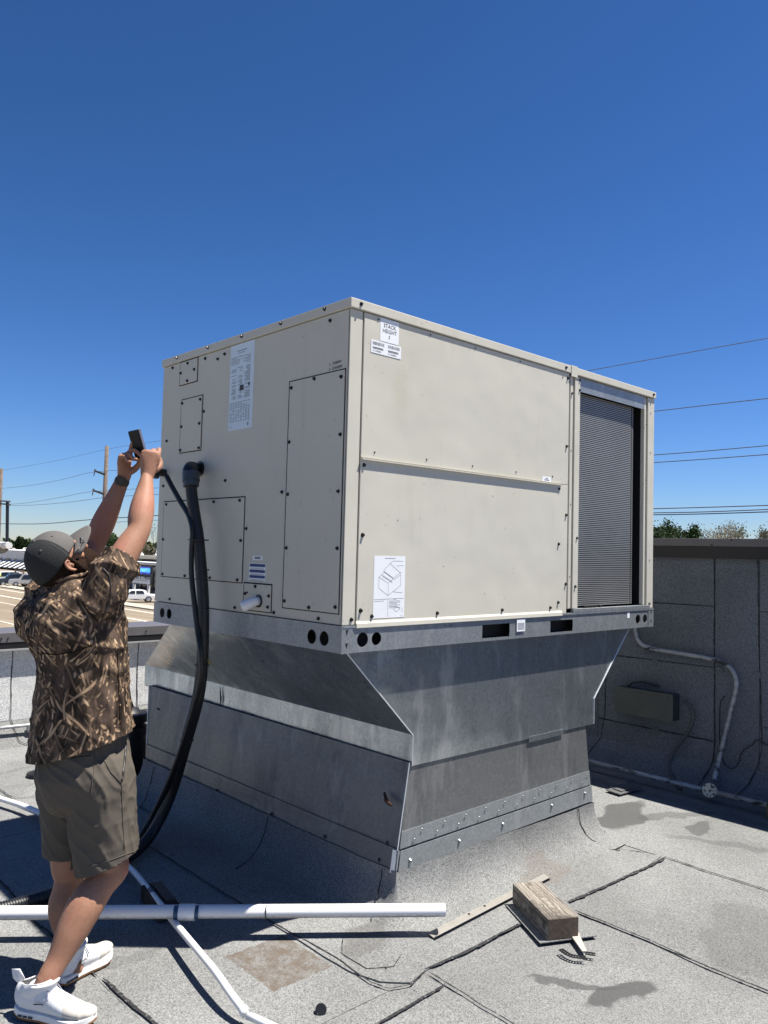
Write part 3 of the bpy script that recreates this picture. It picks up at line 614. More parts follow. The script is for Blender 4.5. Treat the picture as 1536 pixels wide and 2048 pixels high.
# condensate stub
MB().tube([(-.006, .60, 1.366), (-.025, .604, 1.365), (-.040, .615, 1.357), (-.055, .634, 1.345), (-.063, .645, 1.340)], [.021, .021, .023, .026, .026], 16).build('condensate_stub', 'paper', unit, True)
MB().tube([(-.0062, .60, 1.366), (-.010, .60, 1.366)], .030, 16).build('grommet', 'black', unit)

# ---- labels on the unit
def lab_front(x0, z0, x1, z1, name, mat='paper', y=-.0034): return MB().box((x0, y-.0005, z0), (x1, y, z1)).build(name, mat, unit)
def bars_front(rows, y, mat, par, name='print'):   # rows of (x0,z0,x1,z1)
    mb = MB()
    for a, b, c_, d in rows: mb.add([(a, y, b), (c_, y, b), (c_, y, d), (a, y, d)], [(0, 1, 2, 3)])
    return mb.build(name, mat, par)
def bars_left(rows, x, mat, par, name='print'):
    mb = MB()
    for a, b, c_, d in rows: mb.add([(x, a, b), (x, c_, b), (x, c_, d), (x, a, d)], [(0, 3, 2, 1)])
    return mb.build(name, mat, par)
s = lab_front(.166, 2.522, .277, 2.624, 'stack_height_label')
text_mesh('lettering', 'STACK', .024, (.222, -.0041, 2.585), (1, 0, 0), (0, 0, 1), 'ink', s, .0002, 'CENTER', .006)
text_mesh('lettering', 'HEIGHT', .024, (.222, -.0041, 2.562), (1, 0, 0), (0, 0, 1), 'ink', s, .0002, 'CENTER', .006)
text_mesh('lettering', '3', .023, (.220, -.0041, 2.538), (1, 0, 0), (0, 0, 1), 'ink', s, .0002, 'CENTER')
s = lab_front(.115, 2.462, .293, 2.518, 'barcode_label', y=-.0040)
rb = random.Random(5); rw_ = []
for x0 in (.124, .214):
    x = x0
    while x < x0+.068:
        w_ = rb.choice((.0012, .002, .003)); rw_.append((x, 2.497, x+w_, 2.511)); x += w_+rb.choice((.0012, .002))
    for zz in (2.485, 2.480): rw_.append((x0, zz, x0+.062, zz+.0035))
bars_front(rw_, -.00465, 'ink', s)
text_mesh('lettering', '3112038821', .0105, (.124, -.0047, 2.468), (1, 0, 0), (0, 0, 1), 'ink', s, .0001)
text_mesh('lettering', '3112038821', .0105, (.214, -.0047, 2.468), (1, 0, 0), (0, 0, 1), 'ink', s, .0001)
s = lab_front(.166, 1.325, .352, 1.592, 'diagram_sheet', 'paper')
def line_front(p, q, w, y, mb):
    a, b = V((p[0], 0, p[1])), V((q[0], 0, q[1])); d = (b-a).normalized(); n_ = V((-d.z, 0, d.x))*w; mb.add([(v.x, y, v.z) for v in (a-n_, b-n_, b+n_, a+n_)], [(0, 1, 2, 3)])
mb = MB(); U = lambda u, v: (.166+.186*u, 1.325+.267*v)
seg = [((.16, .66), (.32, .74)), ((.16, .66), (.45, .56)), ((.32, .74), (.62, .63)), ((.45, .56), (.62, .63)), ((.16, .66), (.16, .48)), ((.16, .48), (.46, .36)), ((.46, .36), (.46, .55)), ((.46, .36), (.86, .52)), ((.86, .52), (.86, .70)), ((.86, .70), (.62, .61)),
       ((.30, .76), (.50, .88)), ((.30, .76), (.62, .64)), ((.50, .88), (.86, .72)), ((.62, .64), (.86, .74)), ((.50, .88), (.60, .92)), ((.60, .92), (.94, .92)), ((.72, .84), (.94, .85)), ((.62, .42), (.92, .40)), ((.02, .30), (.97, .31)), ((.02, .27), (.33, .275)), ((.46, .30), (.46, .02)),
       ((.64, .14), (.74, .19)), ((.74, .19), (.86, .14)), ((.86, .14), (.74, .09)), ((.74, .09), (.64, .14)), ((.93, .16), (.93, .08))]
for p, q in seg: line_front(U(*p), U(*q), .0007, -.0042, mb)
for i in range(6): line_front(U(.26+.055*i, .695-.018*i), U(.31+.055*i, .655-.018*i), .0014, -.0042, mb)
mb.build('diagram_lines', 'inkgrey', s)
bars_front([(*U(.33, .958), *U(.67, .966))]+[(*U(.5, .268-.022*i), *U(.5+.36*(.7 if i in (2, 4) else 1), .274-.022*i)) for i in range(6)]+[(*U(.64, .295), *U(.72, .302)), (*U(.88, .02), *U(.94, .026))], -.0042, 'inkgrey', s)
s = lab_front(1.358, 2.008, 1.437, 2.034, 'small_label'); bars_front([(1.385, 2.021, 1.41, 2.026), (1.375, 2.013, 1.42, 2.018)], -.0042, 'inkgrey', s)
s = lab_front(1.153, 1.222, 1.222, 1.289, 'rail_label', y=-.0085); bars_front([(1.16, 1.232+.006*i, 1.215, 1.2345+.006*i) for i in range(6)], -.0095, 'inkgrey', s); bars_front([(1.153, 1.283, 1.222, 1.2895)], -.0096, 'inkblue', s)
lab_front(2.236, 1.250, 2.262, 1.284, 'small_label', y=-.0040)
s = MB().box((-.0008, .716, 2.195), (-.0002, .930, 2.625)).build('specification_sheet', 'paperblue', unit)
rs = []; rb = random.Random(2)
rs += [(.78, 2.588, .87, 2.592), (.80, 2.578, .86, 2.581)]
for i in range(6): rs.append((.925-.05-rb.random()*.05, 2.560-.007*i, .922, 2.5625-.007*i)); rs.append((.745, 2.558-.007*i, .745+rb.uniform(.03, .09), 2.5605-.007*i))
for i in range(26):
    z = 2.505-.0062*i
    for (a, b) in ((.745, .80), (.815, .86), (.87, .922)):
        if rb.random() < .75: rs.append((a, z, a+(b-a)*rb.uniform(.5, 1), z+.0028))
for i in range(12):
    for j in range(8):
        if rb.random() < .8: rs.append((.742+.023*j, 2.330-.0085*i, .742+.023*j+.014, 2.3335-.0085*i))
bars_left(rs, -.0011, 'inkgrey', s); bars_left([(.80, 2.388, .835, 2.415), (.895, 2.209, .922, 2.211), (.745, 2.405, .760, 2.42), (.748, 2.208, .757, 2.222)], -.0012, 'ink', s)
ls = []
for j in range(9): ls.append((.742+.0225*j, 2.215, .7428+.0225*j, 2.235+.10))
bars_left(ls, -.00115, 'inkgrey', s)
s = MB().box((-.0008, .561, 1.460), (-.0002, .697, 1.541)).build('energy_label', 'paper', unit)
bars_left([(.564, 1.524, .692, 1.538), (.564, 1.497, .692, 1.510), (.564, 1.471, .692, 1.484)], -.0012, 'inkblue', s)
bars_left([(.575, 1.513+.004*i-.027*j, .685, 1.5145+.004*i-.027*j) for i in range(2) for j in range(3)], -.0011, 'inkgrey', s)
s = MB().box((-.0008, .587, 1.556), (-.0002, .671, 1.576)).build('small_label', 'paper', unit); bars_left([(.605, 1.561, .653, 1.571)], -.0012, 'inkgrey', s)
# handwriting in marker
text_mesh('handwriting', '2 - THERM', .0175, (-.0012, .135, 2.402), (0, -1, .02), (0, .02, 1), 'marker', unit, .0001)
text_mesh('handwriting', '5 - ETHERM', .0175, (-.0012, .135, 2.380), (0, -1, .03), (0, .03, 1), 'marker', unit, .0001)

# ================================================================== CONDUITS
def corrugated(P, r, pitch, name, mat, par, seg=14, depth=.10):
    Q = resample(crom(P, 10), pitch/3); rr = [r*(1+(depth if i % 3 == 1 else (-depth*.6 if i % 3 == 0 else depth*.5))) for i in range(len(Q))]
    return MB().tube(Q, rr, seg).build(name, mat, par, True)
bigc = thing('flexible_conduit', 'thick black corrugated conduit hanging from an elbow on the side of the unit', 'conduit', (-.1, 1.0, 0))
PB = [(-.105, 1.098, 1.965), (-.11, 1.075, 1.88), (-.115, 1.02, 1.75), (-.12, .972, 1.645), (-.12, .924, 1.45), (-.12, .898, 1.283), (-.11, .912, 1.041), (-.08, .993, .857), (-.02, 1.19, .616), (.03, 1.38, .362), (.02, 1.44, .23), (-.03, 1.47, .10), (-.16, 1.39, .045), (-.40, 1.24, .040), (-.72, 1.13, .040), (-1.2, 1.15, .040)]
corrugated(PB, .0275, .011, 'hose', 'conduit', bigc)
MB().tube([(-.002, 1.185, 2.020), (-.045, 1.175, 2.022), (-.075, 1.155, 2.015), (-.10, 1.12, 1.995), (-.106, 1.100, 1.975), (-.107, 1.092, 1.95)], [.026, .030, .036, .037, .036, .035], 18).build('elbow', 'black', bigc, True)
MB().tube([(-.104, 1.101, 1.985), (-.108, 1.088, 1.94)], .044, 20).tube([(-.108, 1.09, 1.945), (-.109, 1.084, 1.915)], .040, 20).build('compression_nut', 'fitting', bigc, 'auto')
MB().tube([(-.001, 1.186, 2.020), (-.012, 1.186, 2.020)], .040, 8).build('lock_nut', 'black', bigc)
smc = thing('flexible_conduit', 'thin black conduit looping beside the thick one from the rear edge of the unit', 'conduit', (-.08, 1.4, 0))
PS = [at(333, 952, 0, -.07), at(345, 975, 0, -.08), at(362, 1005, 0, -.10), at(378, 1032, 0, -.135), at(385, 1062, 0, -.15), at(383, 1100, 0, -.15), at(383, 1150, 0, -.15), at(388, 1200, 0, -.15), at(395, 1260, 0, -.15), at(402, 1310, 0, -.16), at(401, 1360, 0, -.14), at(383, 1430, 0, -.09), at(358, 1510, 0, -.03), at(330, 1580, 0, -.01), at(300, 1640, 0, -.02), at(270, 1690, 0, -.14)]
corrugated(PS, .013, .006, 'hose', 'conduit', smc, 10, .08)
MB().tube([(-.002, 1.575, 2.020), (-.04, 1.570, 2.022), (-.065, 1.56, 2.012), (-.072, 1.553, 1.992)], [.020, .024, .025, .023], 14).build('elbow', 'black', smc, True)
for p, d in ((PB[3], .05), (PB[6], .036), (PB[8], .036), (V((-.115, .935, 1.5)), .034)):
    p = V(p); MB().tube([p+V((0, 0, .003)), p+V((0, 0, -.003))], [d*1.02, d*1.02], 16).tube([p+V((0, -.03, 0)), p+V((-.01, -.055, .005))], .003, 5).build('cable_tie', 'black', bigc)
MB().prism([at(408, 1310, 0, -.10), at(425, 1328, 0, -.10), at(427, 1332, 0, -.10), at(410, 1322, 0, -.10)], (.002, 0, 0)).build('yellow_tape', plain('yellow_tape', (.42, .33, .08), .6), bigc)

# ================================================================== ROOF PIPES AND LOOSE THINGS
pv = thing('pvc_drain_pipe', 'thick white plastic drain pipe lying across the roof in front of the man', 'pipe', (-.4, .45, .08))
a, b = at(-330, 1828, 2, .11), at(890, 1820, 2, .11)
a, b = V(a), V(b); PR = .0265
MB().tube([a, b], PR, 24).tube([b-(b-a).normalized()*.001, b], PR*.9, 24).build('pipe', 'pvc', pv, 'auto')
def on(px): 
    k = (px-0)/890; return at(0, 1828, 2, .11).lerp(b, k)
c_ = on(365); dd = (b-a).normalized()
MB().tube([c_-dd*.033, c_+dd*.033], PR*1.22, 24).build('coupling', 'pvc', pv, 'auto')
MB().tube([c_-dd*.052, c_-dd*.034], PR*1.02, 24).tube([c_+dd*.034, c_+dd*.048], PR*1.02, 24).build('primer_stain', plain('blue_primer', (.02, .09, .18), .4), pv)
MB().tube([on(523)-dd*.002, on(523)+dd*.002], PR*1.01, 24).build('pen_mark', 'black', pv)
e0 = b; MB().tube([b, b+dd*.0006], PR*.86, 20).build('pipe_bore', 'dark', pv)
th = thing('pvc_condensate_line', 'thin white plastic condensate line running over the roof past the man\'s feet', 'pipe', (-.45, .4, 0))
P = [at(150, 1658, 2, .04), at(215, 1705, 2, .05), at(262, 1738, 2, .055), at(300, 1783, 2, .065), at(345, 1840, 2, .075), at(395, 1900, 2, .085), at(432, 1945, 2, .085), at(462, 1988, 2, .07), at(492, 2027, 2, .045)]
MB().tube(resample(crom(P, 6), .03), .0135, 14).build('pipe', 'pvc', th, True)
q = V(P[-1]); MB().tube([V(P[-2]).lerp(q, .8), q], .017, 16).build('coupling', 'pvc', th, 'auto')
MB().tube([at(495, 2031, 2, .042), at(520, 2041, 2, .038), at(560, 2060, 2, .035), at(620, 2095, 2, .03)], .0125, 14).build('pipe', 'pvc', th, True)
MB().tube([at(300, 1781, 2, .065), at(306, 1789, 2, .066)], .016, 14).build('primer_stain', plain('blue_primer_small', (.02, .05, .09), .4), th)
t2 = thing('pvc_condensate_line', 'thin white plastic line on the sunlit roof at the left edge, entering the shadow', 'pipe', (-.45, 2.5, 0))
P = [at(-60, 1575, 2, .05), at(0, 1597, 2, .05), at(40, 1610, 2, .05), at(75, 1624, 2, .05), at(110, 1644, 2, .045), at(160, 1668, 2, .045)]
MB().tube(resample(crom(P, 5), .05), .0155, 14).build('pipe', 'pvc', t2, True)
MB().tube([P[2]+V((0, 0, 0)), P[3]], .0175, 14).build('coupling', 'pvc', t2, 'auto')
cf = thing('corrugated_hose', 'grey ribbed hose lying on the roof behind the thick white pipe at the left edge', 'hose', (-.9, 1.2, 0))
corrugated([at(20, 1822, 2, .022), at(60, 1809, 2, .022), at(100, 1795, 2, .022), at(150, 1775, 2, .022)], .015, .007, 'hose', plain('grey_hose', (.30, .31, .30), .6), cf, 12)
bk = thing('pipe_support_block', 'white foam pipe support block under the thick pipe at the left edge', 'block', (-1.06, .9, 0))
p = G(-28, 1872); MB().box((p.x-.12, p.y-.03, .002), (p.x+.036, p.y+.16, .075)).build('foam_block', 'paper', bk, bevel=.004)
MB().box((p.x-.12, p.y+.02, .076), (p.x+.034, p.y+.05, .084)).build('strut_channel', 'rail', bk)
# dark timber sleepers under the pipe in the shade
for (px, py, L_, ang, lb) in ((318, 1830, .26, R(80), 'dark weathered timber sleeper in the shade under the pipe coupling'),):
    p = G(px, py-8); tb = thing('timber_block', lb, 'timber block', (p.x, p.y, 0))
    d = V((math.cos(ang), math.sin(ang), 0)); n_ = V((-d.y, d.x, 0))
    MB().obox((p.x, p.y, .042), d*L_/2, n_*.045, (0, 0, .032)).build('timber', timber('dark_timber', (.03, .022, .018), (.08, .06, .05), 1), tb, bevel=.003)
    MB().obox((p.x+.02, p.y, .079), d*.10, n_*.02, (0, 0, .004)).build('splinter', 'timberend', tb)
# timber block in the sun
c0, c1, c2, c3 = [V(G(px, py, .105)) for px, py in ((1023, 1766), (1084, 1762), (1152, 1829), (1101, 1842))]
ax = ((c3-c0)+(c2-c1))/2; wv_ = ((c1-c0)+(c2-c3))/2; hw_ = abs(wv_.dot(V((ax.y, -ax.x, 0)).normalized()))/2; print('WOOD', ax.length, hw_*2); ay = V((ax.y, -ax.x, 0)).normalized()*-.092; L_ = ax.length
wb = thing('timber_block', 'short weathered square timber offcut lying on the sunlit roof', 'timber block', ((c0+c2)/2).to_tuple()[:2]+(0,))
cc = (c0+c1+c2+c3)/4; axn = ax.normalized(); ang = math.atan2(axn.y, axn.x)
o = MB().obox((0, 0, 0), (L_/2, 0, 0), (0, hw_, 0), (0, 0, .044)).build('timber', 'timber', None, origin=(0, 0, 0), bevel=.003)
o.parent = wb; o.location = V((cc.x, cc.y, .061))-V(wb['_o']); o.rotation_euler = (0, 0, ang)
e = MB().obox((0, 0, 0), (.0008, 0, 0), (0, hw_-.003, 0), (0, 0, .041)).build('end_grain', 'timberend', None, origin=(0, 0, 0)); e.parent = wb; e.location = V((cc.x, cc.y, .061))+axn*(L_/2+.0006)-V(wb['_o']); e.rotation_euler = (0, 0, ang)
# galvanised angle running beneath it
g0, g1 = V(G(868, 1878, .012)), V(G(1100, 1757, .012)); gd = (g1-g0).normalized(); gn = V((-gd.y, gd.x, 0))
an = thing('metal_angle', 'dull metal angle strip running under the timber offcut toward the pipe end', 'metal strip', (g0.x, g0.y, 0))
MB().prism([g0+V((0, 0, .002)), g0+gn*.034+V((0, 0, .012)), g0+gn*.034+V((0, 0, .014)), g0+gn*.002+V((0, 0, .004)), g0+gn*-.010+V((0, 0, .016)), g0+gn*-.012+V((0, 0, .015))], g1-g0).build('angle', plain('dull_angle_metal', (.30, .285, .255), .5, .3), an)
for k_ in (.3, .43): MB().tube([g0.lerp(g1, k_)+gn*.025+V((0, 0, .009)), g0.lerp(g1, k_)+gn*.025+V((0, 0, .013))], .006, 8).build('hole_mark', 'dark', an)
sv = thing('wood_shim', 'thin pale wooden shim sticking out from under the timber offcut', 'wood shim', (.8, -.6, 0))
MB().prism([G(1138, 1868, .018), G(1156, 1866, .018), G(1174, 1906, .018), G(1165, 1906, .018)], (0, 0, .007)).build('shim', plain('pale_wood', (.55, .50, .42), .8), sv)
# perforated strap
ps = thing('perforated_strap', 'curled black perforated hanger strap lying by the timber offcut', 'strap', (.76, -.64, 0))
for (arc) in ([(1122, 1899), (1135, 1908), (1150, 1913), (1172, 1915)], [(1172, 1906), (1191, 1909)]):
    P = resample(crom([G(x, y, .022) for x, y in arc], 5), .011); mb = MB()
    for i, (p, q) in enumerate(zip(P[:-1], P[1:])):
        d = (q-p).normalized(); n_ = V((-d.y, d.x, 0))*.0105
        for s_ in (1, -1): mb.obox((p+q)/2+n_*s_*.8, d*.006, n_*.32, (0, 0, .0015))
        mb.obox(p, d*.0025, n_, (0, 0, .0015))
    mb.build('strap', 'black', ps)
cpb = tag(MB().tube([G(642, 2019, .010), G(642, 2019, .017), G(642, 2019, .019)], [.020, .020, .017], 20).build('plastic_cap', 'black'), 'small round black cap lying alone on the roof near the bottom edge', 'cap')
# dark disc far left
p = G(78, 1553); tag(MB().tube([(p.x, p.y, .01), (p.x, p.y, .028), (p.x, p.y, .045)], [.085, .08, .03], 22).build('roof_drain_cover', 'copingdark', smooth='auto'), 'low round dark drain cover on the sunlit roof behind the man\'s shorts', 'drain cover')
# line along the far wall
fl = thing('wall_conduit', 'thin pale conduit along the foot of the sunlit rear parapet', 'conduit', (0, WY-.1, 0))
MB().tube([(-2.5, WY-.10, .17), (-.5, WY-.10, .165), (0, WY-.10, .16), (.3, WY-.11, .155), (1.0, WY-.11, .16), (2.2, WY-.11, .15)], .014, 10).build('pipe', 'peel', fl, True)
for x in (-.9, .22, 1.3): MB().box((x-.02, WY-.12, .10), (x+.02, WY-.075, .145)).build('bracket', 'rail', fl)

# right wall fittings
jb = thing('junction_box', 'long olive grey electrical junction box fixed on the shaded parapet wall', 'junction box', (WX-.1, .5, .5))
xb = WX-.115
y0b, y1b = at(1231, 1400, 0, xb).y, at(1345, 1415, 0, xb).y; zt_, zb_ = at(1345, 1391, 0, xb).z, at(1345, 1444, 0, xb).z
MB().box((xb, y1b, zb_), (WX-.008, y0b, zt_)).build('enclosure', 'junctionside', jb, bevel=.003)
MB().box((xb-.004, y1b-.004, zb_-.003), (xb-.0005, y0b+.004, zt_+.006)).build('cover', 'junction', jb, bevel=.002)
MB().tube([(WX-.03, y0b-.06, zt_+.004), (WX-.04, y0b-.10, zt_+.035), (WX-.03, y0b-.18, zt_+.05), (WX-.02, y0b-.30, zt_+.04)], .007, 8).build('cable', 'wirem', jb, True)
for dy in (.03, .25): MB().tube([(xb-.0045, y1b+dy, zt_-.02), (xb-.008, y1b+dy, zt_-.02)], .005, 6).build('screw', 'screw', jb)
fx = [at(1367, 1402, 0, WX-.06), at(1381, 1412, 0, WX-.06), at(1387, 1432, 0, WX-.05), at(1378, 1462, 0, WX-.04), at(1352, 1497, 0, WX-.04), at(1340, 1520, 0, WX-.05), at(1340, 1543, 0, WX-.09), at(1352, 1565, 0, WX-.15), at(1362, 1577, 0, WX-.22)]
tag(MB().tube(resample(crom(fx, 6), .02), .012, 10).build('flexible_whip', plain('grey_whip', (.09, .10, .11), .5), smooth=True), 'dark grey flexible whip curving from the junction box down to the roof conduit', 'cable')
wc = thing('wall_conduit', 'pale painted conduit bending down the shaded parapet wall to a round cover', 'conduit', (WX-.1, .2, 0))
XC = WX-.045
P = [at(1271, 1240, 0, XC-.0), at(1271, 1262, 0, XC), at(1278, 1283, 0, XC), at(1296, 1295, 0, XC), at(1330, 1302, 0, XC), at(1380, 1310, 0, XC), at(1430, 1320, 0, XC), at(1457, 1332, 0, XC), at(1471, 1352, 0, XC), at(1472, 1378, 0, XC), at(1462, 1420, 0, XC), at(1450, 1470, 0, XC), at(1438, 1520, 0, XC-.02), at(1428, 1560, 0, XC-.10)]
MB().tube(resample(crom(P, 6), .025), .0155, 12).build('pipe', 'peel', wc, True)
for a_ in (P[3], P[6]): MB().tube([V(a_)+V((0, .02, 0)), V(a_)-V((0, .02, 0))], .020, 12).build('coupling', 'peel', wc, 'auto')
rc = V(at(1420, 1582, 0, WX-.30)); hp = thing('roof_conduit', 'flaking white conduit on the roof by the shaded wall, with round cream cover', 'conduit', (rc.x, rc.y, 0))
zc = rc.z
MB().tube([(rc.x, 2.6, zc), (rc.x, .9, zc+.005), (rc.x, rc.y+.05, zc)], .0165, 12).build('pipe', 'peel', hp, True)
MB().tube([(rc.x, rc.y-.05, zc), (rc.x+.01, -.5, zc-.005), (rc.x+.02, -1.8, zc)], .0165, 12).build('pipe', 'peel', hp, True)
nn = (CAM-rc).normalized(); nn = V((-.9, -.25, .5)).normalized()
MB().tube([rc-nn*.03, rc+nn*.012], .043, 24).build('condulet_body', 'peel', hp, 'auto')
MB().tube([rc+nn*.0125, rc+nn*.022], [.048, .046], 26).build('round_cover', 'cream', hp, 'auto')
sd = nn.cross(V((0, 1, 0))).normalized(); MB().obox(rc+nn*.0228, V((0, .030, -.0)), sd*.0018, nn*.0008).build('cover_slot', 'dark', hp)
P = [at(1450, 1392, 0, WX-.02), at(1441, 1405, 0, WX-.02), at(1439, 1440, 0, WX-.02), at(1440, 1490, 0, WX-.03), at(1448, 1525, 0, WX-.04), at(1463, 1538, 0, WX-.04), at(1476, 1528, 0, WX-.03), at(1485, 1503, 0, WX-.02), at(1505, 1490, 0, WX-.02), at(1514, 1480, 0, WX-.02), at(1540, 1492, 0, WX-.02), at(1600, 1500, 0, WX-.02)]
tag(MB().tube(resample(crom(P, 6), .02), .004, 6).build('loose_cable', 'wirem', smooth=True), 'thin black cable dangling in a loop on the shaded wall by the pale conduit', 'cable')
sb = thing('metal_plate', 'flat grey metal scrap lying on the sunlit roof beside the curb', 'metal scrap', (2.9, .45, 0))
MB().prism([G(1212, 1581, .016), G(1240, 1590, .016), G(1285, 1578, .016), G(1250, 1570, .016)], (0, 0, .006)).build('plate', 'oldsheet', sb)
MB().prism([G(1225, 1577, .024), G(1243, 1584, .024), G(1262, 1577, .024)], (0, 0, .005)).build('bent_tab', 'oldsheet', sb)
ob = thing('timber_block', 'ochre stained timber sleeper under the roof conduit at the right edge', 'timber block', (3.3, -.45, 0))
p = G(1545, 1640); MB().box((p.x-.02, p.y-.12, .01), (p.x+.24, p.y+.03, .10)).build('timber', timber('ochre_timber', (.06, .05, .02), (.20, .16, .07), 0), ob, bevel=.004)

# tool bag with a cord behind the curb
p = G(268, 1562); bg_ = thing('tool_bag', 'black ribbed tool backpack standing behind the metal curb', 'tool bag', (.42, 2.78, 0))
mb = MB()
P = [V((.455, 2.84, .012)), V((.455, 2.84, .10)), V((.455, 2.85, .25)), V((.455, 2.86, .40)), V((.455, 2.87, .46))]
o = MB().tube(P, [(.11, .14), (.12, .15), (.11, .135), (.09, .11), (.05, .07)], 20).build('bag_body', 'bag', bg_, True)
for zz in (.10, .19, .28, .37): MB().tube([(.455, 2.845, zz), (.455, 2.845, zz+.055)], [(.118, .145), (.112, .139)], 20).build('pocket', 'bag', bg_, 'auto')
MB().tube([(.36, 2.78, .05), (.355, 2.75, .2), (.365, 2.77, .36), (.395, 2.80, .43)], .006, 6).build('piping', plain('grey_piping', (.10, .10, .10), .6), bg_, True)
MB().tube([(.43, 2.86, .45), (.41, 2.86, .50), (.47, 2.86, .51), (.49, 2.86, .45)], .010, 8).build('grab_handle', 'bag', bg_, True)
oc = thing('extension_cord', 'bundled orange extension cord beyond the black tool bag', 'extension cord', (.8, 3.5, 0))
for k_ in range(7):
    P = []
    for i in range(14):
        x = .35+.14*i*.6; P.append((x, 3.55+.05*math.sin(i*.8+k_)+.05*(k_ % 3), .02+.022*(k_ % 4)+.015*math.sin(i*.9+k_*1.7)+.05*math.exp(-((i-7)/4)**2)))
    MB().tube(crom(P, 3), .008, 7).build('cord_loop', 'orange', oc, True)
MB().tube(crom([(.2, 3.62, .02), (.5, 3.75, .14), (.9, 3.9, .20), (1.4, 4.0, .18)], 5), .007, 6).build('black_lead', 'wirem', oc, True)

# ================================================================== STREET AND DISTANCE
ZG = -4.5
t = NT('street_ground', .9, 0, .2); f = t.noise(t.pos, .06, 4); g_ = t.noise(t.pos, 1.3, 4, .6)
t.col(t.mix(t.math('MULTIPLY', g_, .5), t.mix(t.step(f, .42, .58), (.25, .205, .15, 1), (.20, .17, .13, 1)), (.30, .26, .20, 1))); M['lot'] = t.m
t = NT('concrete_road', .9, 0, .2); f = t.noise(t.mapp(t.pos, (1, .12, 1)), .9, 4); t.col(t.ramp(f, [(.3, (.17, .135, .095)), (.7, (.25, .205, .15))])); M['road'] = t.m
M['kerb'] = plain('kerb_concrete', (.52, .47, .38), .9, 0, .1, 2, 0)
M['roadpaint'] = plain('road_paint', (.70, .66, .56), .8, 0, .1, 2, 0)
M['grass'] = plain('dry_grass', (.075, .085, .03), .95, 0, .3, 2, 0)
M['whitewall'] = plain('white_painted_wall', (.70, .70, .68), .7, 0, .05, .5, 0)
M['cream_wall'] = plain('cream_brick', (.45, .36, .26), .8, 0, .1, 1, 0)
M['darkglass'] = plain('shopfront_glass', (.02, .024, .03), .12, 0, .2, .5, 0)
M['trimgrey'] = plain('grey_trim', (.16, .17, .18), .6, 0, .1, 1, 0)
MB().add([(-1500, -1500, ZG), (1500, -1500, ZG), (1500, 1500, ZG), (-1500, 1500, ZG)], [(0, 1, 2, 3)]).build('ground', 'lot', origin=(0, 0, ZG), kind='structure')
MB().box((14, -300, ZG), (33.6, 600, ZG+.01)).build('road', 'road', origin=(20, 0, ZG), kind='structure')
for x in (33.6, 13.85): MB().box((x, -300, ZG), (x+.18, 600, ZG+.14)).build('kerb', 'kerb', origin=(x, 0, ZG), kind='structure')
for x, w in ((18.3, .14), (27.9, .30), (32.0, .26), (24.6, .14)):
    MB().box((x, -300, ZG+.011), (x+w, 600, ZG+.016)).build('road_marking', 'roadpaint', origin=(x, 0, ZG), kind='structure')
MB().box((36.2, 95, ZG+.001), (40, 106, ZG+.06)).build('grass_verge', 'grass', origin=(38, 100, ZG), kind='stuff')
MB().box((33.8, -300, ZG+.001), (35.6, 600, ZG+.13)).build('pavement', 'kerb', origin=(35, 0, ZG), kind='structure')

# buildings -------------------------------------------------
def P3(px, py, X): p = at(px, py, 0, X); return p
b1 = thing('shop_building', 'low shop with black and white striped sloping awning, far left behind the man', 'building', (60, 150, ZG))
XB = 58.0
yA, yB = P3(-60, 1150, XB).y, P3(62, 1150, XB).y   # yA far, yB near
ztop = P3(30, 1099, XB+6).z; 
MB().box((XB+3, yB, ZG), (XB+22, yA, P3(20, 1100, XB+3).z)).build('wall', 'whitewall', b1)
MB().box((XB+2.6, yB+1, P3(20, 1112, XB+2.6).z-.9), (XB+3.02, yB+9, P3(20, 1110, XB+2.6).z)).build('fascia', 'cream_wall', b1)
za, zb2 = P3(20, 1119, XB+3).z, P3(20, 1135, XB).z
n = 26
for i in range(n):
    y0 = yB+(yA-yB)*i/n; y1 = yB+(yA-yB)*(i+1)/n
    MB().prism([(XB, y0, zb2), (XB+3, y0, za), (XB+3, y0, za-.12), (XB, y0, zb2-.12)], (0, (y1-y0), 0)).build('awning_strip', 'black' if i % 2 else 'whitewall', b1)
MB().box((XB+2.9, yB+.3, ZG), (XB+2.99, yA, zb2)).build('shopfront', 'darkglass', b1)
for i in range(9):
    y = yB+(yA-yB)*i/8; MB().box((XB+.1, y-.12, ZG), (XB+.3, y+.12, zb2)).build('post', 'cream_wall', b1)
for i in range(8):
    y = yB+(yA-yB)*(i+.5)/8; MB().box((XB+2.84, y-1.1, ZG+.2), (XB+2.89, y+1.1, ZG+2.4)).build('window', 'darkglass', b1)
b2 = thing('warehouse_building', 'long low white roofed warehouse stretching behind the street signs', 'building', (95, 180, ZG))
X2 = 82.0; y0 = P3(330, 1100, X2).y; y1 = P3(60, 1100, X2).y
MB().box((X2, y0-40, ZG), (X2+25, y1+20, P3(250, 1107, X2).z-.2)).build('wall', 'cream_wall', b2)
MB().prism([(X2-.6, y0-40, P3(250, 1110, X2).z), (X2+12, y0-40, P3(250, 1096, X2+12).z), (X2+26, y0-40, P3(250, 1107, X2).z)], (0, y1+60-y0, 0)).build('roof', 'whitewall', b2)
for i in range(14):
    y = y0+(y1-y0)*i/13; MB().box((X2-.05, y-1.2, ZG+.3), (X2-.01, y+1.2, ZG+3)).build('window', 'darkglass', b2)
b3 = thing('shop_building', 'dark glass fronted shop with pale flat canopies beside the blue sign', 'building', (62, 95, ZG))
X3 = 50.0; y0 = P3(345, 1150, X3).y; y1 = P3(262, 1150, X3).y; z_ = lambda py, X=X3: P3(300, py, X).z
MB().box((X3+1, y0-25, ZG), (X3+16, y1+4, z_(1112))).build('wall', 'trimgrey', b3)
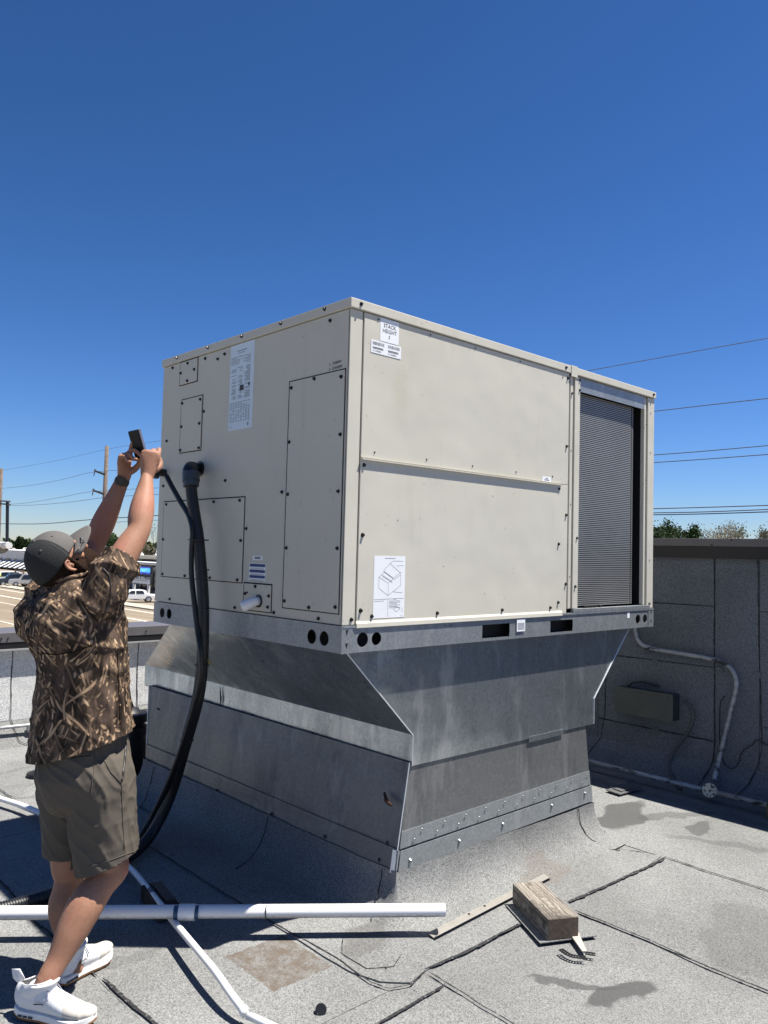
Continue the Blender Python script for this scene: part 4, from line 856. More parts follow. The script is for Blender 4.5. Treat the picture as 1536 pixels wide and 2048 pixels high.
MB().box((X3-.4, y0-25, z_(1118)), (X3+2, y1+2, z_(1112))).build('canopy', 'kerb', b3)
MB().box((X3-3, y0-25, z_(1130, X3-3)), (X3+1, y1-1, z_(1125, X3-3))).build('canopy', 'whitewall', b3)
MB().box((X3+.8, y0-25, ZG), (X3+.95, y1-1, z_(1132))).build('shopfront', 'darkglass', b3)
for i in range(8):
    y = y0+(y1-y0)*i/7; MB().box((X3+.7, y-.08, ZG), (X3+.8, y+.08, z_(1132))).build('mullion', 'trimgrey', b3)
MB().box((X3+.3, P3(318, 1140, X3).y, z_(1145)), (X3+.6, P3(302, 1140, X3).y, z_(1134))).build('sign_board', 'trimgrey', b3)
text_mesh('lettering', '•Cod', 1.2, (X3+.28, P3(303, 1140, X3).y, z_(1143)), (0, -1, 0), (0, 0, 1), 'paper', b3, .01)
b4 = thing('shop_building', 'tan low shop wall with dark windows seen under the man\'s raised arm', 'building', (60, 120, ZG))
X4 = 66.0; y0 = P3(262, 1150, X4).y; y1 = P3(195, 1150, X4).y
MB().box((X4, y0, ZG), (X4+12, y1, P3(230, 1118, X4).z)).build('wall', 'cream_wall', b4)
MB().box((X4-1.2, y0, P3(230, 1128, X4).z), (X4, y1, P3(230, 1123, X4).z)).build('canopy', 'trimgrey', b4)
MB().box((X4-.1, y0+.5, ZG+.2), (X4-.02, y1-.5, ZG+2.6)).build('shopfront', 'darkglass', b4)
# street sign: two panels on posts
XS = 40.0
def sgn(name, label, px0, py0, px1, py1, mat, posts=None, X=XS):
    a, b_ = P3(px0, py0, X), P3(px1, py1, X); y0, y1, z0, z1 = min(a.y, b_.y), max(a.y, b_.y), min(a.z, b_.z), max(a.z, b_.z)
    s_ = thing(name, label, 'sign', (X, (y0+y1)/2, ZG))
    MB().box((X-.15, y0, z0), (X+.15, y1, z1)).build('sign_panel', mat, s_)
    MB().box((X-.12, y0-.1, z0-.1), (X+.10, y1+.1, z1+.1)).build('sign_frame', 'black', s_)
    return s_, y0, y1, z0, z1
s_, y0, y1, z0, z1 = sgn('street_sign', 'white roadside letter sign with grey wording on two posts, below the blue display', 263, 1151, 302, 1169, 'paper')
text_mesh('lettering', "Who's Next", (y1-y0)*.21, (XS-.17, y1-.12, z1-(z1-z0)*.36), (0, -1, 0), (0, 0, 1), 'ink', s_, .01)
bmx = MB(); 
for i in range(9): bmx.box((XS-.17, y1-.35-(i+1)*(y1-y0)*.092, z1-(z1-z0)*.58), (XS-.155, y1-.35-i*(y1-y0)*.092-.12, z1-(z1-z0)*.50))
bmx.build('print', 'inkgrey', s_)
for px in (268, 297): y = P3(px, 1180, XS).y; MB().box((XS-.13, y-.12, ZG), (XS+.13, y+.12, z0)).build('post', 'whitewall', s_)
t = NT('blue_display', .3); em = t.noise(t.mapp(t.pos, (1, .3, 1)), 1.6, 2)
sxx = t.n('ShaderNodeSeparateXYZ'); t.put(sxx.inputs[0], t.pos)
za_, zb_2 = P3(283, 1149, XS).z, P3(283, 1132, XS).z
band = t.step(t.math('ABSOLUTE', t.math('SUBTRACT', sxx.outputs[2], (za_*.45+zb_2*.55))), (zb_2-za_)*.26, (zb_2-za_)*.20)
cc = t.mix(band, (.01, .03, .35, 1), t.mix(t.step(em, .35, .6), (.05, .35, .85, 1), (.15, .55, .95, 1)))
t.col((.01, .02, .1, 1)); t.put(t.b.inputs['Emission Color'], cc); t.b.inputs['Emission Strength'].default_value = .75; M['led'] = t.m
s2, y0, y1, z0, z1 = sgn('led_sign', 'lit blue electronic display board above the white letter sign', 264, 1132, 302, 1149, 'led')
y = P3(283, 1150, XS).y; MB().box((XS-.1, y0+.3, z0-.3), (XS+.1, y0+.5, z0)).build('bracket', 'black', s2)
s3, y0, y1, z0, z1 = sgn('street_sign', 'small cream shop sign beside the white letter sign, under the man\'s elbow', 250, 1152, 260, 1165, 'whitewall', X=44)
y = (y0+y1)/2; MB().box((43.9, y-.1, ZG), (44.1, y+.1, z0)).build('post', 'whitewall', s3)
MB().add([(43.83, y0+.2, z0+.4), (43.83, y1-.2, z0+.4), (43.83, y, z1-.3)], [(0, 1, 2), (2, 1, 0)]).build('emblem', 'rust', s3)
M['fluo'] = plain('fluorescent_yellow', (.60, .85, .05), .5, 0, .05, 2, 0)
p = P3(0, 1151, 36); s4 = thing('warning_sign', 'fluorescent yellow green diamond road sign at the left edge', 'sign', (36, p.y, ZG))
d_ = .62; MB().prism([(35.9, p.y, p.z-d_), (35.9, p.y-d_, p.z), (35.9, p.y, p.z+d_), (35.9, p.y+d_, p.z)], (.05, 0, 0)).build('sign_panel', 'fluo', s4)
MB().box((35.85, p.y-.12, p.z-.2), (35.89, p.y+.12, p.z+.2)).build('symbol', 'black', s4); MB().box((35.95, p.y-.04, ZG), (36.03, p.y+.04, p.z-.3)).build('post', 'trimgrey', s4)
fr = thing('sign_frame', 'empty square metal sign frame on two legs in front of the parked cars', 'sign frame', (38, 110, ZG))
a, b_ = P3(31, 1140, 38), P3(47, 1145, 38)
MB().box((37.9, a.y-.08, ZG), (38.1, a.y+.08, a.z)).box((37.9, b_.y-.08, ZG), (38.1, b_.y+.08, a.z)).box((37.9, b_.y, a.z-.18), (38.1, a.y, a.z)).build('frame', plain('rusty_post', (.3, .2, .14), .7), fr)

# cars ------------------------------------------------------
M['carwhite'] = plain('white_car_paint', (.80, .80, .79), .25, 0, .03, 1, 0)
M['cardark'] = plain('dark_car_paint', (.035, .05, .08), .2, .2, .1, 1, 0)
M['carsilver'] = plain('silver_car_paint', (.55, .56, .58), .25, .4, .05, 1, 0)
M['tyre'] = plain('tyre_rubber', (.02, .02, .02), .8, 0, .1, 10, 0)
M['rim'] = plain('wheel_rim', (.6, .6, .6), .3, .7, .1, 10, 0)
M['carglass'] = plain('car_glass', (.02, .025, .03), .06, 0, .1, 1, 0)
def car(name, label, loc, ang, paint, L=5.3, H=1.35, prof=None, roof=None, group=None, Wd=1.85):
    c = thing(name, label, 'car', loc, group); c.rotation_euler = (0, 0, ang); o0 = V(loc)
    def mk(mb, nm, mat, sm=False, bev=0):
        mb.v = [V(v)+o0 for v in mb.v]; return mb.build(nm, mat, c, sm, bev)
    h = L/2; prof = prof or [(-h, .35), (-h+.02, .62), (-h+.18, .80), (-h+1.75, .90), (h-1.35, .90), (h-.1, .82), (h, .60), (h-.03, .36)]
    roof = roof or [(-h+1.75, .90), (-h+2.35, 1.32), (-h+3.45, H), (h-1.32, 1.28), (h-1.15, .90)]
    body = MB(); w = Wd/2
    body.prism([(x, -w, z) for x, z in prof], (0, 2*w, 0)); o = mk(body, 'body', paint, False, .07)
    cab = MB(); n = len(roof); k = .78
    vs = [(x, -w*(1 if z < .95 else k), z) for x, z in roof]+[(x, w*(1 if z < .95 else k), z) for x, z in roof]
    cab.add(vs, [tuple(range(n))[::-1], tuple(range(n, 2*n))]+[(i, (i+1) % n, n+(i+1) % n, n+i) for i in range(n)]); mk(cab, 'cabin', paint, False, .03)
    zt = max(z for x, z in roof); xs_ = [x for x, z in roof]; x0, x1 = xs_[0]+.42, xs_[-1]-.42
    for s_ in (-1, 1):
        mb = MB(); yb, yt = w*.985*s_, w*(k+.035)*s_
        xm = (x0+x1)/2
        for (xa, xb, ta, tb) in ((x0, xm-.05, x0+.38, xm-.05), (xm+.05, x1+.1, xm+.05, x1-.05)):
            P_ = [V((xa, yb, .96)), V((xb, yb, .96)), V((tb, yt, zt-.10)), V((ta, yt, zt-.10))]
            mb.prism(P_, (0, .025*s_, 0))
        mk(mb, 'side_window', 'carglass')
        for xx in (-h+.95, h-1.05):
            m1 = MB(); m1.tube([(xx, s_*(w-.17), .34), (xx, s_*(w+.02), .34)], .345, 20); wh = mk(m1, 'wheel', 'tyre', 'auto')
            m2 = MB(); m2.tube([(xx, s_*(w+.021), .34), (xx, s_*(w+.035), .34)], [.22, .17], 16); mk(m2, 'rim', 'rim', 'auto')
    mb = MB(); a_, b__ = roof[0], roof[1]; mb.prism([(a_[0]+.04, -w*.9, a_[1]+.06), (a_[0]+.04, w*.9, a_[1]+.06), (b__[0]-.04, w*k*.92, b__[1]-.06), (b__[0]-.04, -w*k*.92, b__[1]-.06)], (-.02, 0, .02)); mk(mb, 'windscreen', 'carglass')
    mb = MB(); a_, b__ = roof[-1], roof[-2]; mb.prism([(a_[0]-.02, -w*.9, a_[1]+.06), (a_[0]-.02, w*.9, a_[1]+.06), (b__[0]+.02, w*k*.92, b__[1]-.06), (b__[0]+.02, -w*k*.92, b__[1]-.06)], (.02, 0, .02)); mk(mb, 'rear_window', 'carglass')
    mb = MB(); mb.box((-h-.06, -w+.08, .34), (-h+.05, w-.08, .50)).box((h-.05, -w+.08, .36), (h+.06, w-.08, .52)); mk(mb, 'bumper', 'rim')
    for s_ in (-1, 1):
        mb = MB(); mb.box((-h-.03, s_*(w-.32)-.16, .58), (-h+.03, s_*(w-.32)+.16, .72)); mk(mb, 'headlight', 'paper')
    return c
def G2(px, py): return at(px, py, 2, ZG)
p0, p1 = G2(236, 1207), G2(312, 1203)
yaw_c = math.atan2(p1.y-p0.y, p1.x-p0.x)
cL = 5.4; mid = (V(p0)+V(p1))/2
vd = (mid-CAM).normalized(); lat = V((vd.y, -vd.x, 0)).normalized()
car('parked_car', 'long white two door coupe with vinyl roof driving past, under the man\'s arm', (mid.x-.4, mid.y+.6, ZG+.02), math.atan2(lat.y, lat.x)+.12, 'carwhite', cL, 1.36)
suv = dict(prof=[(-2.4, .4), (-2.42, .75), (-2.25, 1.0), (-1.2, 1.08), (2.3, 1.1), (2.4, .6), (2.35, .4)], roof=[(-1.25, 1.06), (-.65, 1.66), (.6, 1.74), (2.1, 1.68), (2.34, 1.08)])
for i, (px, py, m_, an_, lb) in enumerate([(8, 1166, 'carwhite', .3, 'white wagon parked nearest the striped awning at the left edge'), (27, 1172, 'cardark', .25, 'dark blue pickup sized wagon parked behind the empty sign frame'), (53, 1173, 'carsilver', .2, 'silver wagon partly hidden behind the man\'s cap')]):
    p = G2(px, py); car('parked_car', lb, (p.x, p.y, ZG+.02), math.atan2(lat.y, lat.x)+an_, m_, 4.8, 1.7, group='cars parked by the striped awning', **suv)

# utility poles --------------------------------------------
def pole(px, ptop, X, lb, r=.17):
    top = P3(px, ptop, X); base = V((X, top.y, ZG)); s_ = thing('utility_pole', lb, 'utility pole', tuple(base))
    MB().tube([base, top.lerp(base, .5), top], [r*1.25, r*1.1, r*.85], 12).build('pole', 'pole', s_, True); return s_, top
s1, t1 = pole(214, 892, 24, 'tall brown wooden utility pole behind the man\'s raised forearms')
for (a_, b_) in (((190, 942), (207, 950)), ((187, 981), (205, 989))):
    q0 = V((24, t1.y, P3(*b_, 24).z)); q1 = q0+V((-1.7, .9, P3(*a_, 24).z-q0.z+.1)); q1 = V(P3(a_[0], a_[1], 23.0))
    MB().tube([q0, q1], [.10, .07], 8).build('insulator_arm', 'conduit', s1); MB().tube([q1, q1+V((0, 0, .15))], [.12, .05], 8).tube([q1, q1+V((0, .2, -.35))], .04, 6).build('insulator', 'fitting', s1)
s1b, t2_ = pole(3, 937, 24, 'wooden utility pole with equipment at the far left edge', .20)
for z_ in (1002, 1008): a_, b_ = P3(-8, z_-1, 24), P3(20, z_+1, 24); MB().tube([a_, b_], .09, 6).build('crossarm', 'trimgrey', s1b)
a_, b_ = P3(15, 1003, 24), P3(14, 1100, 24); MB().tube([a_, b_], .16, 8).build('cable_riser', 'conduit', s1b)
a_, b_ = P3(-4, 1090, 24), P3(18, 1091, 24); MB().tube([a_, b_], .35, 8).build('equipment', 'whitewall', s1b)
a_, b_ = P3(2, 1095, 24), P3(3, 1102, 24); MB().tube([a_, b_], .6, 8).build('equipment', 'trimgrey', s1b)
s5, _ = pole(1368, 1060, 190, 'small distant utility pole over the right parapet between the dark trees', .25)
a_, b_ = P3(1356, 1067, 190), P3(1381, 1065, 190); MB().tube([a_, b_], .22, 6).build('crossarm', 'pole', s5)
# wires
def wire(pts, lb, r=.016, X=24, sag=0):
    P = [P3(x, y, X) for x, y in pts]; P = crom(P, 8)
    return tag(MB().tube(P, r, 5).build('overhead_wire', 'wirefar', smooth=True), lb, 'wire')
wire([(-60, 946), (0, 941), (110, 922), (216, 898), (330, 880)], 'faint topmost wire left of the unit, meeting the pole top', .012)
wire([(-40, 978), (0, 977), (60, 971), (125, 959), (189, 944), (330, 935)], 'sagging wire reaching the upper insulator arm of the left pole')
wire([(16, 1009), (60, 1005), (125, 994), (187, 983), (330, 975)], 'sagging wire reaching the lower insulator arm of the left pole')
wire([(16, 1011), (70, 1010), (140, 1004), (210, 995), (270, 991), (330, 988)], 'thin wire just under the lower insulator arm wire', .018)
wire([(-20, 1047), (60, 1048), (110, 1046), (150, 1042), (212, 1037), (270, 1034), (330, 1030)], 'thick low sagging wire passing above the cap', .035)
wire([(212, 1046), (270, 1042), (330, 1040)], 'short low wire right of the left pole')
wire([(1140, 748), (1300, 719), (1560, 672)], 'highest wire crossing the sky right of the unit', .014)
wire([(1280, 826), (1400, 812), (1560, 794)], 'second highest wire right of the unit, above the paired wires')
wire([(1280, 912), (1400, 903), (1560, 889)], 'upper of the two paired wires in the middle of the right sky')
wire([(1280, 927), (1400, 919), (1560, 907)], 'lower of the two paired wires in the middle of the right sky')
wire([(1280, 1018), (1400, 1015), (1560, 1010)], 'top wire of the low group of three above the right trees', .018)
wire([(1280, 1026), (1400, 1024), (1560, 1018)], 'middle wire of the low group of three above the right trees', .018)
wire([(1280, 1030), (1400, 1028), (1560, 1023)], 'bottom wire of the low group of three above the right trees', .018)

# trees ------------------------------------------------------
def leafmat(name, c):
    t = NT(name, .8, 0, .2); r_ = t.n('ShaderNodeObjectInfo'); f = t.noise(t.pos, .8, 3); g2 = t.noise(t.pos, 9, 1)
    t.col(t.mix(f, tuple(v*.65 for v in c)+(1,), t.mix(g2, tuple(v*1.0 for v in c)+(1,), tuple(v*1.5 for v in c)+(1,)))); return t.m
M['leaf1'] = leafmat('dark_leaf', (.035, .065, .022)); M['leaf2'] = leafmat('olive_leaf', (.09, .10, .035)); M['leaf3'] = leafmat('pale_bud_leaf', (.17, .16, .09))
M['bark'] = plain('bark', (.13, .11, .09), .9, 0, .2, 1, 0); M['palebark'] = plain('pale_bark', (.34, .31, .28), .9, 0, .2, 1, 0)
def tree(base, H, Rw, nleaf, leaf, lb, seed, bare=False, group=None, lsz=.35, bark='bark', depth=4, thin=1):
    rd = random.Random(seed); base = V(base); s_ = thing('tree', lb, 'tree', tuple(base), group); mb = MB(); tips = []
    def br(p, d, L_, r_, k):
        q = p+d*L_; mid = p.lerp(q, .5)+V((rd.uniform(-1, 1), rd.uniform(-1, 1), rd.uniform(-.5, .5)))*L_*.08
        mb.tube([p, mid, q], [r_, r_*.85, r_*.65], 5 if k else 8, cap=False)
        if k >= depth: tips.append(q); return
        for _ in range(3 if k < 2 else rd.choice((2, 3))):
            dv = (d+V((rd.uniform(-1, 1)*Rw/H*2, rd.uniform(-1, 1)*Rw/H*2, rd.uniform(-.25, .6)))*.9).normalized(); br(q, dv, L_*rd.uniform(.6, .82), r_*.6, k+1)
        tips.append(q)
    br(base, V((rd.uniform(-.05, .05), rd.uniform(-.05, .05), 1)), H*.30, H*.022*thin, 0)
    zm = max(t_.z for t_ in tips); sc = (H)/(zm-base.z); mb.v = [base+V(((v-base).x*1, (v-base).y*1, (v-base).z*sc)) for v in mb.v]; tips = [base+V(((v-base).x, (v-base).y, (v-base).z*sc)) for v in tips]
    mb.build('trunk', bark, s_, True)
    if nleaf:
        lb_ = MB(); vs = []; fs = []
        for i in range(nleaf):
            c_ = rd.choice(tips)+V((rd.gauss(0, 1)*Rw*.15, rd.gauss(0, 1)*Rw*.15, rd.gauss(0, 1)*H*.045))
            a_ = V((rd.gauss(0, 1), rd.gauss(0, 1), rd.gauss(0, 1))).normalized()*lsz*rd.uniform(.5, 1.3); b__ = a_.cross(V((rd.gauss(0, 1), rd.gauss(0, 1), rd.gauss(0, 1)))).normalized()*lsz*rd.uniform(.3, .8)
            k = len(vs); vs += [c_-a_, c_-b__, c_+a_, c_+b__]; fs.append((k, k+1, k+2, k+3))
        lb_.v = vs; lb_.f = fs; lb_.build('crown', leaf, s_)
def treeat(px, ptop, dist, wpx, nleaf, leaf, lb, seed, **kw):
    d = _f + _r*((px-768)/FPX) - _u*((ptop-1024)/FPX); p = CAM+d*dist; H = p.z-ZG; tree((p.x, p.y, ZG), H, wpx/FPX*dist/2, nleaf, leaf, lb, seed, **kw)
# right, over the parapet
treeat(1322, 1046, 150, 80, 2600, 'leaf1', 'dark leafy tree top over the right parapet, nearest the unit', 1, lsz=.24)
treeat(1352, 1056, 155, 50, 1100, 'leaf1', 'narrow dark leafy tree top next to the one nearest the unit', 21, lsz=.24)
treeat(1392, 1058, 150, 50, 3000, 'leaf1', 'small dense round dark tree right of the tiny pole', 2, lsz=.26)
treeat(1432, 1056, 150, 74, 800, 'leaf3', 'hazy bare branched tree right of the round dark tree', 3, lsz=.16, bark='palebark', depth=5)
treeat(1468, 1046, 140, 90, 900, 'leaf3', 'taller bare tree with fine pale twigs near the right edge', 4, lsz=.15, bark='palebark', depth=5)
treeat(1502, 1061, 150, 70, 1500, 'leaf2', 'olive bush like tree right of the pale bare trees', 5, lsz=.22)
treeat(1548, 1034, 110, 90, 200, 'leaf3', 'dark bare tree reaching in at the right edge', 6, lsz=.1, bark='bark', depth=5)
# left
treeat(312, 1040, 125, 40, 160, 'leaf3', 'bare twiggy tree showing between the forearm and the unit', 8, lsz=.12, bark='bark', depth=5, thin=.5)
for i, (px, top, w_, n_, lf) in enumerate([(-20, 1083, 40, 1200, 'leaf1'), (14, 1082, 36, 1200, 'leaf1'), (40, 1078, 24, 1200, 'leaf1'), (62, 1083, 36, 1200, 'leaf1'), (100, 1086, 50, 1200, 'leaf2'), (150, 1082, 50, 1200, 'leaf1'), (222, 1071, 44, 1900, 'leaf1'), (250, 1078, 36, 1400, 'leaf1'), (292, 1088, 50, 1500, 'leaf2'), (325, 1089, 40, 1400, 'leaf1')]):
    where = ['at the very left edge', 'second from the left edge', 'pointed one above the striped awning', 'behind the crown of the cap', 'low olive one behind the cap', 'behind the left forearm', 'tallest one right of the wooden pole', 'beside the tallest one', 'low olive one left of the unit', 'touching the unit edge'][i]
    treeat(px, top, 230, w_, n_, lf, 'distant tree on the left skyline, '+where, 40+i, lsz=.62, group='trees on the left skyline', depth=3)
for i in range(7):
    p = G2(298+i*5, 1118); 
treeat(298, 1095, 150, 30, 700, 'leaf3', 'pale low tree in front of the white warehouse', 61, lsz=.25, depth=3, bark='palebark', thin=.3)

# ================================================================== PERSON
t = NT('skin', .6, 0, .25); f = t.noise(t.pos, 9, 3); g_ = t.noise(t.pos, 90, 3)
c = t.mix(t.step(f, .35, .7), (.30, .155, .098, 1), (.36, .185, .12, 1)); rb_ = t.noise(t.pos, 5.5, 2); c = t.mix(t.math('MULTIPLY', t.step(rb_, .5, .68), .5), c, (.36, .135, .095, 1)); c = t.mix(t.math('MULTIPLY', t.step(g_, .5, .7), .35), c, (.22, .11, .07, 1))
t.col(c); t.b.inputs['Subsurface Weight'].default_value = .12; t.b.inputs['Subsurface Radius'].default_value = (.012, .005, .003); t.b.inputs['Subsurface Scale'].default_value = .6; t.bump(g_, .25, .002); M['skin'] = t.m
# reed camouflage: several layers of long curved blades over dark bark
t = NT('reed_camouflage_cloth', .85, 0, .15)
wv = t.vmath('SUBTRACT', t.noisec(t.obj, 5, 2), (.5, .5, .5)).outputs[0]
p0 = t.vmath('ADD', t.obj, t.vmath('MULTIPLY', wv, (.11, .11, .11)).outputs[0]).outputs[0]
base = t.ramp(t.noise(t.mapp(p0, (14, 14, 4)), 1.6, 4, .6), [(.34, (.010, .007, .0055)), (.48, (.040, .028, .020)), (.60, (.09, .062, .046)), (.75, (.15, .108, .08))])
def layer(c, ang, wid, ln, thr, keep, c1, c2, seed, bend=0):
    pp = t.vmath('ADD', t.obj, t.vmath('MULTIPLY', t.vmath('SUBTRACT', t.noisec(t.mapp(t.obj, (1, 1, 1), (0, 0, 0), (seed, 0, 0)), 4.5, 1), (.5, .5, .5)).outputs[0], (.10, .10, .10)).outputs[0]).outputs[0]
    q = t.mapp(t.mapp(pp, (1, 1, 1), (R(ang*.7), R(ang*.7), 0)), (wid, wid, ln), (0, 0, 0), (seed, seed*.7, seed*1.3))
    d = t.vor(q, 1.0); cc = t.vor(q, 1.0, 'Color'); sp = t.n('ShaderNodeSeparateColor'); t.put(sp.inputs[0], cc)
    msk = t.math('MULTIPLY', t.step(d, thr, thr-.05), t.step(sp.outputs[0], keep, keep+.02))
    shade = t.mix(sp.outputs[1], (*c1, 1), (*c2, 1)); edge = t.step(d, thr*.5, thr*.95)
    shade = t.mix(t.math('MULTIPLY', edge, .65), shade, tuple(v*.3 for v in c1)+(1,))
    return t.mix(msk, c, shade)
c = layer(base, 8, 52, 4.2, .38, .30, (0.062, 0.041, 0.029), (0.138, 0.094, 0.065), 3)
c = layer(c, -22, 56, 3.2, .36, .45, (0.106, 0.069, 0.045), (0.237, 0.163, 0.110), 11)
c = layer(c, 34, 62, 3.2, .36, .48, (0.125, 0.083, 0.053), (0.325, 0.225, 0.144), 23)
c = layer(c, 62, 66, 2.8, .35, .52, (0.150, 0.098, 0.060), (0.375, 0.256, 0.163), 37)
c = layer(c, -44, 62, 2.7, .36, .56, (0.188, 0.125, 0.075), (0.450, 0.312, 0.194), 51)
c = layer(c, 46, 54, 2.2, .34, .70, (0.250, 0.163, 0.100), (0.525, 0.375, 0.237), 67)
c = layer(c, -8, 74, 3.0, .33, .58, (0.225, 0.150, 0.094), (0.475, 0.338, 0.213), 83)
t.col(c); t.bump(t.math('ADD', t.noise(t.obj, 14, 3), t.math('MULTIPLY', t.noise(t.obj, 300, 2), .05)), .35, .012); M['camo'] = t.m
t = NT('taupe_shorts_cloth', .8, 0, .2); f = t.noise(t.obj, 5, 3); w_ = t.noise(t.obj, 500, 2)
t.col(t.mix(f, (.074, .063, .050, 1), (.10, .086, .069, 1))); t.bump(t.math('ADD', t.noise(t.mapp(t.obj, (1, 1, .5)), 13, 3, .6), t.math('MULTIPLY', w_, .04)), .4, .012); M['shorts'] = t.m
M['capfront'] = plain('grey_cap_cloth', (.12, .112, .105), .85, 0, .12, 200, .3)
t = NT('cap_mesh', .8, 0, .2); v_ = t.vor(t.mapp(t.obj, (1, 1, .55)), 800); t.col(t.ramp(v_, [(.25, (.008, .009, .009)), (.5, (.032, .033, .033))])); t.bump(v_, .6, .002); M['capmesh'] = t.m
M['hair'] = plain('dark_brown_hair', (.026, .014, .009), .9, 0, .5, 160, .9, .1)
M['shoe'] = plain('white_shoe_knit', (.72, .72, .72), .75, 0, .05, 160, .25)
M['shoetoe'] = plain('dusty_shoe_toe', (.62, .58, .52), .8, 0, .08, 60, .2)
M['midsole'] = plain('white_midsole', (.78, .77, .74), .6, 0, .04, 30, .05)
M['gum'] = plain('gum_outsole', (.33, .15, .055), .6, 0, .1, 30, .1)
M['lace'] = plain('grey_lace', (.34, .36, .46), .8, 0, .1, 100, .2)
M['sock'] = plain('white_sock', (.62, .64, .70), .9, 0, .05, 150, .3)
M['glassframe'] = plain('spectacle_frame', (.02, .02, .02), .3, 0, .1, 30, 0)
M['strapm'] = plain('olive_watch_strap', (.07, .065, .045), .7, 0, .1, 60, .1)

YC = .42
def pj(px, py, Y): return at(px, py, 1, Y)
def reach(prev, px, py, L_, far=True):   # point on the pixel's ray at distance L_ from prev
    d = (_f + _r*((px-768)/FPX) - _u*((py-1024)/FPX)).normalized(); w = prev-CAM; b_ = w.dot(d); cc = w.dot(w)-L_*L_; dsc = b_*b_-cc
    s_ = b_+(math.sqrt(dsc) if dsc > 0 else 0)*(1 if far else -1); return CAM+d*s_
rank, lank = pj(91, 1963, .27), pj(147, 1933, .46)
rknee, lknee = pj(220, 1738, .30), pj(137, 1752, .52)
rhip, lhip = pj(196, 1545, .34), pj(140, 1545, .52)
rsh, lsh = pj(207, 1180, .27), pj(100, 1190, .60)
relb = reach(rsh, 277, 1062, .265, True); lelb = reach(lsh, 186, 1092, .27, True)
rwr = reach(relb, 294, 955, .245, True); lwr = reach(lelb, 246, 958, .27, True)
print('JOINTS', [tuple(round(v, 2) for v in p) for p in (rank, lank, rknee, lknee, rhip, lhip, rsh, lsh, relb, lelb, rwr, lwr)])
chest = pj(152, 1250, YC); pelvis = pj(165, 1520, YC); waist = pj(164, 1420, YC); neck = pj(142, 1168, YC)
EX, EY, EZ = V((1, 0, 0)), V((0, 1, 0)), V((0, 0, 1))
def remesh(mb, name, vox, smooth_it=4, smf=.5):
    me = bpy.data.meshes.new(name); me.from_pydata([tuple(p) for p in mb.v], [], mb.f); bm = bmesh.new(); bm.from_mesh(me); bmesh.ops.recalc_face_normals(bm, faces=bm.faces); bm.to_mesh(me); bm.free()
    o = bpy.data.objects.new(name, me); C.objects.link(o); r_ = o.modifiers.new('r', 'REMESH'); r_.mode = 'VOXEL'; r_.voxel_size = vox
    if smooth_it: s_ = o.modifiers.new('s', 'SMOOTH'); s_.factor = smf; s_.iterations = smooth_it
    dg = bpy.context.evaluated_depsgraph_get(); dg.update(); m2 = bpy.data.meshes.new_from_object(o.evaluated_get(dg)); bpy.data.objects.remove(o); return m2
def finish(me, name, mat, parent):
    o0 = V(parent['_o']); me.transform(Matrix.Translation(-o0)); me.materials.clear()
    for m_ in (mat if isinstance(mat, (list, tuple)) else [mat]): me.materials.append(M[m_])
    me.polygons.foreach_set('use_smooth', [True]*len(me.polygons)); o = bpy.data.objects.new(name, me); C.objects.link(o); o.parent = parent; o['_o'] = tuple(o0); return o
def limb(mb, pts, rs, seg=20, flat=None, k=5):
    n = len(pts); P = crom(pts, k); rr = []
    rs = [(r_, r_) if not hasattr(r_, '__len__') else r_ for r_ in rs]
    A = crom([V((r_[0], r_[1], 0)) for r_ in rs], k); rr = [(a.x, a.y) for a in A]
    # rounded ends
    d0 = (P[0]-P[1]).normalized(); d1 = (P[-1]-P[-2]).normalized(); a, b_ = rr[0], rr[-1]
    Pn = [P[0]+d0*min(a)*.9, P[0]+d0*min(a)*.6]+P+[P[-1]+d1*min(b_)*.6, P[-1]+d1*min(b_)*.9]
    rn = [(a[0]*.3, a[1]*.3), (a[0]*.78, a[1]*.78)]+rr+[(b_[0]*.78, b_[1]*.78), (b_[0]*.3, b_[1]*.3)]
    return mb.tube(Pn, rn, seg, flat=flat)
man = thing('person', 'man in camouflage shirt, taupe shorts and grey cap raising a phone', 'person', (-.95, .38, 0))

# --- body: one continuous mesh
B = MB()
limb(B, [pelvis+V((0, 0, -.02)), waist, chest, neck.lerp(chest, .25)], [(.14, .12), (.125, .115), (.15, .12), (.11, .09)], 24, flat=EX)
hc = pj(124, 1127, YC)      # head centre
pit, yw = R(49), R(6)
HF = V((math.cos(pit)*math.cos(yw), math.cos(pit)*math.sin(yw), math.sin(pit))); HR = V((math.sin(yw), -math.cos(yw), 0)); HU = HR.cross(HF); 
if HU.z < 0: HU = -HU
HM = Matrix(((HR.x, HF.x, HU.x), (HR.y, HF.y, HU.y), (HR.z, HF.z, HU.z)))
HM = HM*.93
def H(x, y, z): return hc+HM@V((x, y, z))    # right, forward, up in head space
limb(B, [chest+V((0, 0, .12)), neck, H(0, -.035, -.075), H(0, -.01, -.02)], [.075, .066, .063, .06], 18)
B.ball(H(0, -.012, .03), (.078, .100, .092), 22, 14, HM); B.ball(H(0, .03, -.035), (.062, .062, .072), 20, 12, HM)
B.ball(H(0, .055, -.075), (.038, .034, .028), 14, 9, HM)     # chin
for s_ in (1, -1): B.ball(H(.042*s_, .055, -.012), (.026, .022, .020), 12, 8, HM); B.ball(H(.055*s_, .015, -.055), (.016, .034, .026), 12, 8, HM)
limb(B, [H(0, .088, .022), H(0, .105, -.005), H(0, .112, -.022)], [.008, .011, .014], 10)   # nose
B.ball(H(0, .083, -.022), (.030, .015, .012), 12, 8, HM); B.ball(H(0, .090, -.043), (.024, .010, .006), 12, 8, HM); B.ball(H(0, .088, -.053), (.021, .010, .006), 12, 8, HM)
B.ball(H(0, .078, .038), (.055, .018, .014), 14, 8, HM)     # brow
for s_ in (1,):  pass
